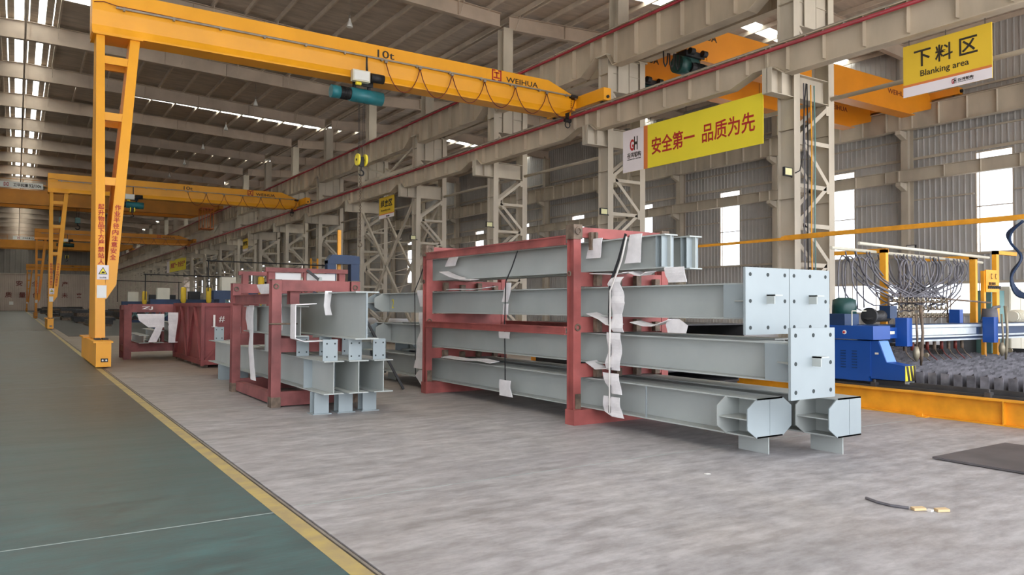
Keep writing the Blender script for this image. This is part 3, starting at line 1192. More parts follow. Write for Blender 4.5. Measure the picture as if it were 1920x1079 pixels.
# chain slings hanging in the hook
t = thing('chain_sling', 'long dark chain sling hanging from the hook with yellow sheaves', 'chain', (9.62, 24.1, 3.6))
b = MB()
z = 5.98
i = 0
while z > 3.75:
    c_ = (9.6 + .01 * (i % 2), 24.1, z)
    if i % 2:
        b.ring(c_, 'x', .034, .009, 8, 4)
    else:
        b.ring(c_, 'y', .034, .009, 8, 4)
    z -= .058
    i += 1
b.build('chain', M['rust'], t, kind='stuff')
hk = [(9.6, 24.1, z + .04)]
for i in range(10):
    a_ = PI / 2 - i * 2 * PI * .7 / 9
    hk.append((9.6 + .07 * math.cos(a_), 24.1, z - .08 + .07 * math.sin(a_)))
MB().tube(hk, .014, 6).build('hook', M['rust'], t, smooth=True)
hoist(6.75, 59.8, 9.17, 'small teal hoist under the second gantry, left of its 10t mark', M['teal'], 7.6)
hoist(4.9, 104.4, 9.17, 'tiny dark hoist under the third gantry', M['tealdark'], 6.5)

# ------------------------------------------------------------------ bridge cranes on the upper runway
def bridge_crane(y, x0, x1, zb, zt, label, m, plate=None, taper=2.2):
    t = thing('bridge_crane', label, 'bridge crane', ((x0 + x1) / 2, y, zb))
    b = MB()
    b.prism([(x0, zt - .45), (x0 + .5, zt), (x1 - .5, zt), (x1, zt - .45), (x1 - .1, zb + .55), (x1 - taper, zb), (x0 + taper, zb), (x0 + .1, zb + .55)], 'y', y - .28, y + .28)
    b.build('girder', m, t)
    b = MB()
    b.box(x0 + taper - .4, x1 - taper + .4, y - .36, y + .36, zb - .04, zb)
    b.box(x0 + taper, x1 - taper, y - .31, y - .28, zb, zb + .28)
    b.build('track_flange', m, t)
    for xx in (x0, x1):
        MB().box(xx - .2, xx + .2, y - 1.75, y + 1.75, 12.68, 13.05).build('end_carriage', m, t)
        w = MB()
        for yy in (y - 1.4, y + 1.4):
            w.cyl((xx - .08, yy, 12.78), (xx + .08, yy, 12.78), .12, 12)
        w.cyl((xx, y - 1.85, 12.85), (xx, y - 1.75, 12.85), .09, 10)
        w.build('wheel', M['black'], t)
    return t


for y, lab in ((21.9, 'orange bridge crane girder in right bay, nearer one with readable lettering'), (25.3, 'orange bridge crane girder in right bay, farther one behind the first')):
    t = bridge_crane(y, 21.34, 40.75, 11.67, 13.14, lab, M['orange'])
    text('WEIHUA', 'lettering', M['txtblack'], t, (22.25, y - .285, 12.55), (1, 0, 0), 1.9, .3, bold=.02)
    text('WEIHUA', 'lettering', M['txtdred'], t, (36.6, y - .283, 12.45), (1, 0, 0), 1.8, .25, bold=.01)


def hoist_b(x, y, z, label, mh):
    t = thing('wire_rope_hoist', label, 'hoist', (x, y, z - 1.2))
    MB().box(x - .45, x + .45, y - .25, y + .35, z - .1, z + .35).build('gear_case', mh, t)
    MB().cyl((x - .75, y - .1, z), (x - .25, y - .1, z), .36, 22).build('drum', mh, t, smooth=True)
    b = MB()
    b.cyl((x - .25, y - .35, z - .1), (x + .45, y - .35, z - .12), .2, 20)
    for i in range(8):
        b.cyl((x + i * .06, y - .35, z - .1), (x + .02 + i * .06, y - .35, z - .1), .23, 20)
    b.build('motor', M['black'], t, smooth=False)
    MB().cyl((x + .45, y - .35, z - .12), (x + .72, y - .35, z - .13), .24, 20).build('motor_cap', M['tealdark'], t, smooth=True)
    b = MB()
    for dx in (-.4, .3):
        b.cyl((x + dx, y - .5, z + .5), (x + dx + .22, y - .5, z + .5), .13, 14)
    b.box(x - .5, x + .55, y - .4, y + .35, z + .33, z + .55)
    b.build('trolley', M['black'], t)
    for dx in (-.3, -.1, .05, .2):
        MB().cyl((x + dx, y - .1, z - .2), (x + dx, y - .1, z - 1.2), .012, 5).build('rope', M['black'], t)
    b = MB()
    b.cyl((x - .3, y - .3, z - .5), (x - .22, y - .3, z - .5), .17, 14)
    b.build('rope_guide', M['black'], t)
    for i in range(3):
        xx = x - 1.0 - i * .33
        b = MB()
        b.tube([(xx, y - .3, z + .3), (xx + .02, y - .3, z - .15), (xx + .1, y - .3, z - .3), (xx + .2, y - .3, z - .15), (xx + .25, y - .3, z + .3)], .03, 6)
        b.build('cable_loop', M['black'], t, smooth=True)
    return t


hoist_b(22.75, 21.9, 11.35, 'dark green hoist under the nearer orange bridge crane', M['tealdark'])
hoist_b(23.6, 25.3, 11.2, 'black hoist under farther orange bridge crane, half hidden by column', M['tealdark'])


def double_crane(y, lab, m, plate_x, zb=12.3):
    t = thing('double_girder_crane', lab, 'bridge crane', (0, y, zb))
    for yy in (y, y + 3.6):
        b = MB()
        b.prism([(-18.6, zb + .9), (-18.6, zb + 1.5), (19.64, zb + 1.5), (19.64, zb + .9), (17.2, zb), (-16.2, zb)], 'y', yy - .3, yy + .3)
        b.build('girder', m, t)
        b = MB()
        b.cyl((-18, yy - .5, zb + 2.5), (18.8, yy - .5, zb + 2.5), .025, 6)
        b.cyl((-18, yy - .5, zb + 2.0), (18.8, yy - .5, zb + 2.0), .02, 6)
        for i in range(19):
            b.cyl((-18 + 2.04 * i, yy - .5, zb + 1.5), (-18 + 2.04 * i, yy - .5, zb + 2.5), .02, 6)
        b.build('handrail', m, t)
    for xx in (-18.6, 19.64):
        MB().box(xx - .22, xx + .22, y - 1.2, y + 4.8, 12.72, 13.1).build('end_carriage', m, t)
    tx = plate_x + 3.2
    b = MB()
    b.box(tx - 1.4, tx + 1.4, y - .3, y + 3.9, zb + 1.5, zb + 2.1)
    b.box(tx - .8, tx + .9, y + .4, y + 3.1, zb + 2.1, zb + 2.7)
    b.build('trolley', M['black'], t)
    for dx in (-.5, 1.0):
        b = MB()
        for q in (-.1, .1):
            b.cyl((tx + dx + q, y + 1.6, zb + 1.5), (tx + dx + q, y + 1.6, zb - 1.0), .02, 5)
        b.build('rope', M['black'], t)
        MB().box(tx + dx - .25, tx + dx + .25, y + 1.4, y + 1.8, zb - 1.5, zb - .9).build('hook_block', M['tank'], t)
        hk = [(tx + dx, y + 1.6, zb - 1.5)]
        for i in range(10):
            a_ = PI / 2 - i * 2 * PI * .7 / 9
            hk.append((tx + dx + .22 * math.cos(a_), y + 1.6, zb - 1.95 + .22 * math.sin(a_)))
        MB().tube(hk, .06, 6).build('hook', M['black'], t, smooth=True)
    MB().box(plate_x - 3.2, plate_x + .9, y - .58, y - .54, zb + 1.6, zb + 2.2).build('name_plate', M['white'], t)
    text('卫华起重', 'lettering', M['txtblack'], t, (plate_x - 1.7, y - .585, zb + 1.72), (1, 0, 0), 1.3, .34, bold=.02)
    text('32/10t', 'lettering', M['txtblack'], t, (plate_x - .35, y - .585, zb + 1.72), (1, 0, 0), 1.1, .34, bold=.02)
    logo(t, plate_x - 2.5, y - .58, zb + 1.7, .4)
    return t


t = double_crane(93, 'orange double girder bridge crane high behind the second gantry, with white plate', M['yellow2'], 1.2, 11.9)
b = MB()
for xx in (17.3, 17.6, 17.9, 18.2, 18.5):
    b.box(xx, xx + .07, 90.6, 90.68, 10.3, 12.6)
b.box(17.3, 18.6, 90.6, 92.4, 12.5, 12.62)
b.box(17.3, 18.6, 90.6, 92.4, 10.2, 10.3)
for xx in (17.3, 18.5):
    b.box(xx, xx + .08, 92.3, 92.4, 10.3, 12.6)
b.build('access_cage', M['signorange'], t)
double_crane(172, 'farthest orange double girder bridge crane, near the far wall', M['yellow2'], 2.4, 12.3)


# ------------------------------------------------------------------ signs hung under the lower girder
def hung_sign(label, y0, y1, z0, z1, parts, x=18.9, name='hanging_banner', mm='banner', cat='banner'):
    """y0 is its left end as seen from the hall (larger y)"""
    t = thing(name, label, cat, (x, (y0 + y1) / 2, z0))
    MB().box(x - .012, x + .012, y1, y0, z0, z1).build('panel', M[mm], t)
    for yy in (y0 - .15, (y0 + y1) / 2, y1 + .15):
        MB().cyl((x, yy, z1 - .02), (x, yy, 8.45), .008, 5).build('hanger', M['strap'], t)
    return t


def company(t, x, y, z, s, wide):
    """the firm's red and dark mark with its four characters, facing -X; y = left end"""
    if wide:
        text('G', 'emblem', M['txtred'], t, (x, y, z), (0, -1, 0), .42 * s, s, bold=.03)
        text('H', 'emblem', M['txtblack'], t, (x, y - .46 * s, z), (0, -1, 0), .42 * s, s * 1.15, bold=.03)
        text('谷鸿钢构', 'lettering', M['txtblack'], t, (x, y - 1.15 * s, z + .3 * s), (0, -1, 0), 3.0 * s, .62 * s, bold=.015)
        text('GUHONG STEEL STRUCTURE', 'lettering', M['txtblack'], t, (x, y - 1.15 * s, z + .05 * s), (0, -1, 0), 3.0 * s, .13 * s)
    else:
        text('G', 'emblem', M['txtred'], t, (x, y - .35 * s, z), (0, -1, 0), .5 * s, s, bold=.03)
        text('H', 'emblem', M['txtblack'], t, (x, y - .88 * s, z), (0, -1, 0), .45 * s, s * 1.2, bold=.03)
        text('谷鸿钢构', 'lettering', M['txtblack'], t, (x, y, z - .62 * s), (0, -1, 0), 1.75 * s, .48 * s, bold=.015)
        text('GUHONG STEEL STRUCTURE', 'lettering', M['txtblack'], t, (x, y, z - .8 * s), (0, -1, 0), 1.75 * s, .1 * s)


t = hung_sign('long yellow hanging banner with red slogan and white left end', 21.46, 15.1, 6.58, 8.14, None)
xx = 18.888
MB().box(xx - .004, xx, 20.34, 21.46, 6.58, 8.14).build('white_end', M['signwhite'], t)
MB().box(xx - .006, xx, 20.14, 20.34, 6.58, 8.14).build('orange_stripe', M['signorange'], t)
text('安全第一', 'lettering', M['txtred'], t, (xx - .001, 19.93, 7.02), (0, -1, 0), 2.05, .62, bold=.017)
text('品质为先', 'lettering', M['txtred'], t, (xx - .001, 17.55, 7.02), (0, -1, 0), 2.15, .62, bold=.014)
company(t, xx - .005, 21.22, 7.35, .42, False)
t = hung_sign('yellow hanging sign reading Blanking area, top right', 10.74, 8.63, 6.96, 8.27, None, mm='sign', cat='sign', name='hanging_sign')
MB().box(xx - .004, xx, 8.63, 10.74, 6.96, 7.21).build('white_strip', M['signwhite'], t)
MB().box(xx - .006, xx, 8.63, 10.74, 7.21, 7.27).build('orange_stripe', M['signorange'], t)
for ch, yy in (('下', 10.46), ('料', 9.93), ('区', 9.36)):
    text(ch, 'lettering', M['txtblack'], t, (xx - .001, yy, 7.66), (0, -1, 0), .42, .42, bold=.014)
text('Blanking area', 'lettering', M['txtblack'], t, (xx - .001, 10.3, 7.36), (0, -1, 0), 1.16, .2, bold=.008)
company(t, xx - .005, 9.54, 7.03, .12, True)
t = hung_sign('small yellow hanging sign above the cross braced bay', 44.3, 42.05, 7.0, 8.3, None, mm='sign', cat='sign', name='hanging_sign')
MB().box(xx - .004, xx, 42.05, 44.3, 7.0, 7.22).build('white_strip', M['signwhite'], t)
MB().box(xx - .006, xx, 42.05, 44.3, 7.22, 7.28).build('orange_stripe', M['signorange'], t)
text('组立区', 'lettering', M['txtblack'], t, (xx - .001, 44.05, 7.68), (0, -1, 0), 1.75, .45, bold=.03)
text('Assembly area', 'lettering', M['txtblack'], t, (xx - .001, 44.0, 7.4), (0, -1, 0), 1.4, .16, bold=.005)
company(t, xx - .005, 43.2, 7.04, .12, True)
t = hung_sign('small far yellow sign on the lower runway, between gantries', 78.5, 76.5, 6.95, 8.2, None, mm='sign', cat='sign', name='hanging_sign')
MB().box(xx - .004, xx, 76.5, 78.5, 6.95, 7.2).build('white_strip', M['signwhite'], t)
text('焊接区', 'lettering', M['txtblack'], t, (xx - .001, 78.3, 7.5), (0, -1, 0), 1.6, .45, bold=.03)
t = hung_sign('distant yellow banner with red lettering and white left end', 124.3, 109.0, 6.4, 8.1, None)
MB().box(xx - .004, xx, 122.0, 124.3, 6.4, 8.1).build('white_end', M['signwhite'], t)
text('质量第一 安全生产', 'lettering', M['txtred'], t, (xx - .001, 121.0, 6.9), (0, -1, 0), 11.3, .8, bold=.03)


# ------------------------------------------------------------------ floodlights, pendant lamps, cables on the column
def floodlight(x, y, z, label, facing=0):
    t = thing('floodlight', label, 'floodlight', (x, y, z))
    MB().box(x - .2, x + .16, y - .16, y - .08, z, z + .26).build('housing', M['black'], t)
    MB().box(x - .17, x + .13, y - .165, y - .155, z + .03, z + .23).build('lens', M['lampglass'], t)
    MB().bar((x + .1, y - .1, z + .05), (x + .32, y - .02, z + .02), .03, .04).build('bracket', M['black'], t)
    return t


floodlight(19.1, 14.5, 5.5, 'square floodlight on the rightmost lattice column')
floodlight(19.2, 23.05, 5.2, 'square floodlight on the second lattice column from the right')
floodlight(19.2, 31.65, 5.45, 'square floodlight on the third lattice column from the right')
floodlight(19.25, 40.25, 5.45, 'small floodlight on the fourth lattice column from the right')
t = thing('floodlight', 'flat floodlight on the right wall column above the cutting machine', 'floodlight', (41, 22.9, 4.8))
MB().box(40.78, 40.9, 22.6, 23.1, 4.78, 5.05).build('housing', M['black'], t)
MB().box(40.765, 40.78, 22.64, 23.06, 4.82, 5.01).build('lens', M['white'], t)
MB().box(40.9, 41.08, 22.8, 22.9, 4.85, 4.95).build('bracket', M['black'], t)
first = None
for i in range(12):
    y = 34.7 + BAY * i
    if first is None:
        first = t = thing('pendant_lamp', 'white bell shaped factory lamp hanging on a rod under the roof', 'lamp', (13.2, y, 15.0), 'factory lamps under the roof')
        b = MB()
        b.tube([(13.2, y, 15.0), (13.2, y, 15.12), (13.2, y, 15.3), (13.2, y, 15.42)], [.15, .13, .06, .04], 16)
        b.build('shade', M['white'], t, smooth=True)
        MB().cyl((13.2, y, 15.42), (13.2, y, 15.58), .05, 12).build('ballast', M['steelrail'], t)
        MB().cyl((13.2, y, 15.55), (13.2, y, 16.7), .012, 6).build('rod', M['steelrail'], t)
    else:
        dup(first, (0, BAY * i, 0))
for xo, mm, lab in ((19.86, 'hose', 'grey cable hanging down inside the rightmost column'), (20.02, 'black', 'black cable hanging down inside the rightmost column'),
                    (20.2, 'ydirty', 'orange gas hose hanging down inside the rightmost column'), (20.37, 'tank', 'pale green gas hose hanging down inside the rightmost column')):
    pts = [(xo, 14.38, 8.4), (xo + .01, 14.36, 6.5), (xo - .01, 14.37, 4.0), (xo + .01, 14.36, 2.0), (xo + .02, 14.38, .02)]
    tag(MB().tube(pts, .022, 6).build('hanging_hose', M[mm], smooth=True), lab, 'hose')
tag(MB().tube([(19.95, 14.36, 8.4), (19.75, 14.3, 7.4), (19.7, 14.3, 6.2), (19.55, 14.3, 5.7), (19.4, 14.35, 5.62)], .018, 6).build('lamp_cable', M['black'], smooth=True),
    'black cable curving from the girder to the floodlight on the rightmost column', 'cable')


# ------------------------------------------------------------------ helpers for beams, racks and wrapping
def wrap(name, rows, x, parent=None, wave=.02, m='foam', th=.008, ax=0, sub=3):
    """thin limp sheet hanging in front of a beam; rows = (left, right, z) with y (ax 0) or x (ax 1) as the first two"""
    dense = []
    for i in range(len(rows) - 1):
        for q in range(sub):
            s_ = q / sub
            dense.append([rows[i][k_] + (rows[i + 1][k_] - rows[i][k_]) * s_ for k_ in range(3)])
    dense.append(list(rows[-1]))
    mb = MB()
    nx = 4
    for side in (0, 1):
        for i, (a_, b_, z_) in enumerate(dense):
            for k_ in range(nx + 1):
                s_ = k_ / nx
                p_ = a_ + (b_ - a_) * s_
                o_ = x - wave * (math.sin(i * .9) * .6 + math.sin(s_ * PI) * .25) - side * th
                mb.v.append((o_, p_, z_) if ax == 0 else (p_, o_, z_))
    n_ = len(dense)
    st = nx + 1
    tot = n_ * st
    for side in (0, 1):
        for i in range(n_ - 1):
            for k_ in range(nx):
                q = side * tot + i * st + k_
                mb.f.append((q, q + 1, q + st + 1, q + st))
    for i in range(n_ - 1):
        for k_ in (0, nx):
            q = i * st + k_
            mb.f.append((q, q + st, q + st + tot, q + tot))
    for i in (0, n_ - 1):
        for k_ in range(nx):
            q = i * st + k_
            mb.f.append((q, q + 1, q + 1 + tot, q + tot))
    return mb.build(name, M[m], parent)


def ibeam(label, x, y0, y1, zb, zt, b=.3, near=None, far=None, group=None, extra=None):
    t = thing('steel_beam', label, 'steel beam', (x, y0, zb), group)
    a_ = MB()
    a_.box(x - b / 2, x + b / 2, y0, y1, zt - .016, zt)
    a_.build('flange', M['beam'], t)
    a_ = MB()
    a_.box(x - b / 2, x + b / 2, y0, y1, zb, zb + .016)
    a_.build('flange', M['beam'], t)
    a_ = MB()
    a_.box(x - .007, x + .007, y0 + .003, y1 - .003, zb + .016, zt - .016)
    a_.build('web', M['beam'], t)
    for end, yy, s_ in ((near, y0, 1), (far, y1, -1)):
        if end == 'plate':
            zc = (zb + zt) / 2
            e = MB()
            yf_ = yy - s_ * .03
            e.box(x - .36, x + .36, min(yy, yf_), max(yy, yf_), zc - .36, zc + .36)
            e.build('end_plate', M['beam_front_lit'], t)
            h = MB()
            for ix in (-1, 0, 1):
                for iz in (-1, 0, 1):
                    if ix or iz:
                        h.cyl((x + ix * .285, yf_ - s_ * .003, zc + iz * .285), (x + ix * .285, yf_ + s_ * .002, zc + iz * .285), .021, 12)
            h.build('bolt_hole', M['hole'], t, kind='stuff')
            k_ = MB()
            yk = yf_ - s_ * .1
            k_.box(x - .02, x - .006, min(yf_, yk), max(yf_, yk), zc - .03, zc + .07)
            k_.box(x - .02, x + .12, min(yf_, yk), max(yf_, yk), zc + .055, zc + .07)
            k_.build('shear_key', M['beam'], t)
            # ribs behind the plate
            ya, yb_ = yy, yy + s_ * .5
            for xx in (x - b / 2 - .02, x + b / 2 + .005):
                MB().box(xx, xx + .014, min(ya, ya + s_ * .42), max(ya, ya + s_ * .42), zb + .016, zt - .016).build('side_rib', M['beam_front_lit'], t)
            for zz, dz in ((zt, .1), (zb, -.1)):
                MB().prism([(ya, zz), (ya + s_ * .3, zz), (ya, zz + dz * 1.4)], 'x', x - .008, x + .008).build('gusset', M['beam'], t)
            for sx in (-1, 1):
                MB().prism([(x + sx * b / 2, ya), (x + sx * .34, ya), (x + sx * b / 2, ya + s_ * .3)], 'z', (zb + zt) / 2 - .008, (zb + zt) / 2 + .008).build('gusset', M['beam'], t)
        elif end in ('octo', 'octol'):
            xr = x + .36 if end == 'octo' else x + b / 2
            for dy in (0, .41):
                c_ = yy + s_ * dy
                cz = .1
                poly = [(x - b / 2, zb), (x - .36, zb + cz), (x - .36, zt - cz), (x - b / 2, zt)]
                poly += [(x + b / 2, zt), (x + .36, zt - cz), (x + .36, zb + cz), (x + b / 2, zb)] if end == 'octo' else [(x + b / 2, zt), (x + b / 2, zb)]
                MB().prism(poly, 'y', min(c_, c_ + s_ * .012), max(c_, c_ + s_ * .012)).build('connection_plate', M['beam'] if dy else M['beam_front_lit'], t)
            for sx in ((-1, 1) if end == 'octo' else (-1,)):
                xa = x + sx * .345
                MB().box(min(x + sx * .01, xa), max(x + sx * .01, xa), min(yy + s_ * .012, yy + s_ * .41), max(yy + s_ * .012, yy + s_ * .41), (zb + zt) / 2 - .012, (zb + zt) / 2).build('wing_plate', M['beam'], t)
            MB().box(x - .004, x + .004, min(yy - s_ * .004, yy), max(yy - s_ * .004, yy), zb + .02, zt - .02).build('weld_seam', M['beam_front_lit'], t)
    return t


# level heights in the big rack: 0.21-0.63, 0.83-1.24, 1.47-1.87, 2.08-2.50
L4, L3, L2, L1 = (.21, .63), (.83, 1.24), (1.47, 1.87), (2.08, 2.50)
t = ibeam('grey steel column lowest in the big rack, nearer row, octagonal end on a foot plate', 6.8, 5.36, 16.3, *L4, b=.42, near='octo', far='plate')
MB().box(6.895, 6.91, 5.46, 5.87, 0, .21).build('foot_plate', M['beam'], t)
MB().box(6.895, 6.91, 15.2, 15.6, 0, .21).build('foot_plate', M['beam'], t)
MB().box(6.588, 6.6, 7.05, 7.065, .226, .614).build('stiffener', M['beam_front_lit'], t)
t = ibeam('grey steel column lowest in the big rack, rear row, its octagonal end farthest right', 7.57, 4.93, 15.9, *L4, b=.42, near='octol', far='plate')
MB().box(7.59, 7.605, 5.03, 5.43, 0, .21).build('foot_plate', M['beam'], t)
MB().box(7.59, 7.605, 14.2, 14.6, 0, .21).build('foot_plate', M['beam'], t)
ibeam('grey steel column third from top in the big rack, square end plate jutting out lowest', 6.82, 4.87, 15.7, *L3, b=.34, near='plate', far='octo')
ibeam('grey steel column third from top in the big rack, rear row, end hidden behind square plates', 7.56, 5.75, 15.9, *L3, b=.34, near=None, far='octo')
t = ibeam('grey steel column second from top in the big rack, left one of two square end plates', 6.81, 5.42, 15.75, *L2, b=.34, near='plate', far='octo')
text('2', 'chalk_mark', M['hazyellow'], t, (6.8, 15.2, 1.55), (0, -1, 0), .1, .2)
ibeam('grey steel column second from top in the big rack, right one of two square end plates', 7.54, 5.42, 15.75, *L2, b=.34, near='plate', far='octo')
for x, lab in ((6.73, 'grey steel beam on top of the big rack, nearer one of the pair'), (7.16, 'grey steel beam on top of the big rack, rear one of the pair')):
    t = ibeam(lab, x, 6.76, 13.2, *L1, b=.22)
    for dy in (.06, .16):
        MB().box(x - .1, x + .1, 6.76 + dy, 6.772 + dy, L1[0] + .016, L1[1] - .016).build('end_stiffener', M['beam_front_lit'], t)

# ------------------------------------------------------------------ big red rack
RED = M['red']


def post(mb, x, y, z0, z1, w=.14, d=.16):
    """H section post, flanges facing y"""
    mb.box(x - w / 2, x + w / 2, y - d / 2, y - d / 2 + .012, z0, z1)
    mb.box(x - w / 2, x + w / 2, y + d / 2 - .012, y + d / 2, z0, z1)
    mb.box(x - .025, x + .025, y - d / 2 + .012, y + d / 2 - .012, z0, z1)


t = thing('steel_rack', 'tall red steel rack holding the long grey columns, right of centre', 'rack', (7.1, 10.5, 0))
for x in (6.37, 8.0):
    for y in (8.24, 12.65):
        b = MB()
        post(b, x, y, 0, 2.69, .125, .15)
        pobj = b.build('post', RED, t)
        b = MB()
        b.box(x - .075, x + .075, y - .09, y - .082, 2.52, 2.72)
        b.box(x - .075, x - .068, y - .085, y + .085, 2.52, 2.72)
        b.ring((x, y - .095, 2.63), 'y', .045, .014, 12, 5)
        b.build('lifting_eye', M['rust'], pobj)
        if x < 7:
            b = MB()
            b.box(x - .04, x + .05, y - .094, y - .082, .22, .42)
            b.ring((x, y - .09, 1.32), 'y', .04, .012, 12, 5)
            b.ring((x - .08, y, 2.05), 'x', .03, .01, 12, 5)
            b.build('welded_lug', M['rust'], pobj)
for y in (8.24, 12.65):
    MB().box(6.30, 8.08, y - .1, y + .1, 0, .205).build('base_beam', RED, t)
    for z0, z1 in ((.64, .82), (1.25, 1.46), (1.88, 2.07)):
        b = MB()
        b.box(6.4, 7.93, y - .07, y - .06, z0, z1 - .0)
        b.box(6.4, 7.93, y + .06, y + .07, z0, z1)
        b.box(6.4, 7.93, y - .06, y + .06, z1 - .02, z1 - .01)
        b.build('cross_beam', RED, t)
    MB().box(6.4, 7.93, y - .05, y + .05, 2.55, 2.69).build('top_beam', RED, t)
for x in (6.30, 8.05):
    b = MB()
    b.box(x - .03, x + .03, 8.33, 12.56, 2.45, 2.47)
    b.box(x - .03, x + .03, 8.33, 12.56, 2.56, 2.58)
    b.box(x - .01, x + .0, 8.33, 12.56, 2.47, 2.56)
    b.build('top_rail', RED, t)
    b = MB()
    b.box(x - .03, x + .03, 8.33, 12.56, 1.215, 1.23)
    b.box(x - .03, x + .03, 8.33, 12.56, 1.31, 1.325)
    b.box(x - .01, x + .0, 8.33, 12.56, 1.23, 1.31)
    b.build('middle_rail', RED, t)
# clamps on the top beam and packing blocks between layers
b = MB()
for i, x in enumerate((6.62, 7.35, 7.62)):
    b.box(x - .06, x + .06, 8.10, 8.16, 2.38 if i == 0 else 2.51, 2.62)
    b.box(x - .012, x + .012, 8.06, 8.10, 2.38 if i == 0 else 2.51, 2.62)
b.build('clamp', M['rust'], t, kind='stuff')
for y, zz in ((8.15, (.64, .82)), (8.15, (1.25, 1.46)), (8.15, (1.88, 2.07)), (12.56, (.64, .82)), (12.56, (1.88, 2.07))):
    b = MB()
    for i in range(4):
        x = 6.62 + i * .36
        b.box(x, x + .09, y - .1, y - .02, zz[0] + .005, zz[1] - .03 - .04 * (i % 2))
    b.build('packing_block', M['rust'], t, kind='stuff')

# foam wraps, straps and ropes on the big rack
XW = 6.56
KW = 6.56 / 6.42
wrap_specs = [
    ('foam_wrap', [(7.48, 7.26, 1.98), (7.57, 7.33, 1.89), (7.5, 7.27, 1.74), (7.49, 7.23, 1.65), (7.49, 7.32, 1.51), (7.51, 7.27, 1.36), (7.47, 7.27, 1.28)], 'long white foam strip behind the right hand straps, upper length', .03),
    ('foam_wrap', [(7.59, 7.33, 1.27), (7.57, 7.31, 1.15), (7.57, 7.31, 1.01), (7.61, 7.33, 0.87), (7.61, 7.35, 0.79)], 'long white foam strip behind the right hand straps, middle length', .02),
    ('foam_wrap', [(7.67, 7.36, 0.75), (7.61, 7.33, 0.62), (7.5, 7.31, 0.49)], 'white foam piece at right straps, just above the lowest piece', .02),
    ('foam_wrap', [(7.65, 7.34, 0.45), (7.66, 7.33, 0.33), (7.64, 7.29, 0.25), (7.48, 7.25, 0.2)], 'lowest white foam piece at the right hand straps, curling under the flange', .01),
    ('foam_wrap', [(7.96, 7.74, 2.51), (8.04, 7.76, 2.38), (8.09, 7.79, 2.25)], 'white foam sheet over the top beam just right of the near red post', .01),
    ('foam_wrap', [(7.2, 6.98, 2.51), (7.24, 7.0, 2.33), (7.31, 7.02, 2.15)], 'larger white foam sheet over the top beam beside the slanting strap', .01),
    ('foam_wrap', [(10.08, 9.94, 1.97), (10.15, 9.96, 1.84), (10.22, 10.05, 1.67)], 'white foam strip at the middle strap, highest piece', .01),
    ('foam_wrap', [(10.14, 10.01, 1.64), (10.16, 10.01, 1.47)], 'white foam piece at the middle strap, second from the top', .01),
    ('foam_wrap', [(10.22, 9.9, 1.2), (10.2, 9.91, 1.1)], 'short white foam piece below the middle red rail', .01),
    ('foam_wrap', [(10.19, 9.87, 0.45), (10.2, 9.88, 0.33), (10.2, 9.82, 0.20)], 'white foam piece at the bottom of the middle strap', .01),
    ('foam_wrap', [(13.17, 12.83, 1.9), (13.1, 12.8, 1.75), (13.04, 12.76, 1.59)], 'white foam sheet left of the far red post, upper piece', .01),
    ('foam_wrap', [(13.06, 12.85, 1.48), (13.05, 12.84, 1.3), (13.04, 12.82, 1.11), (13.13, 12.81, 0.92), (13.21, 12.82, 0.72), (13.25, 12.87, 0.42)], 'long white foam strip left of the far red post', .03),
    ('foam_wrap', [(13.04, 12.85, 0.4), (13.21, 12.69, 0.27), (13.06, 12.81, 0.17), (12.91, 12.87, 0.1)], 'crumpled white foam end low beside the far red post', .01),
    ('foam_wrap', [(12.79, 12.72, 2.5), (12.83, 12.73, 2.32), (12.9, 12.74, 2.09)], 'narrow white foam sheet left of the far red post near its top', .01),
    ('foam_wrap', [(11.97, 11.63, 2.48), (12.13, 11.75, 2.31)], 'small white foam flap under the top red rail, near the far post', .01),
    ('foam_wrap', [(6.59, 6.27, 2.07), (6.56, 6.25, 1.97), (6.52, 6.23, 1.89)], 'white foam sheet hanging under the top beams at their right end', .01),
    ('paper_label', [(6.53, 6.34, 1.46), (6.56, 6.21, 1.39), (6.53, 6.24, 1.30)], 'white paper tag hanging under the second column, right part', .0),
]
for i, (nm, rows, lab, wv) in enumerate(wrap_specs):
    x_ = XW + (.05 if i in (4, 5, 6, 14) else (.04 if i in (7, 15, 16) else .0)) - .01
    rows = [(a_ * KW, b_ * KW, 1.6 + (z_ - 1.6) * KW) for a_, b_, z_ in rows]
    w_ = wrap(nm, rows, x_, None, wv)
    tag(w_, lab, 'foam wrap' if nm == 'foam_wrap' else 'tag')
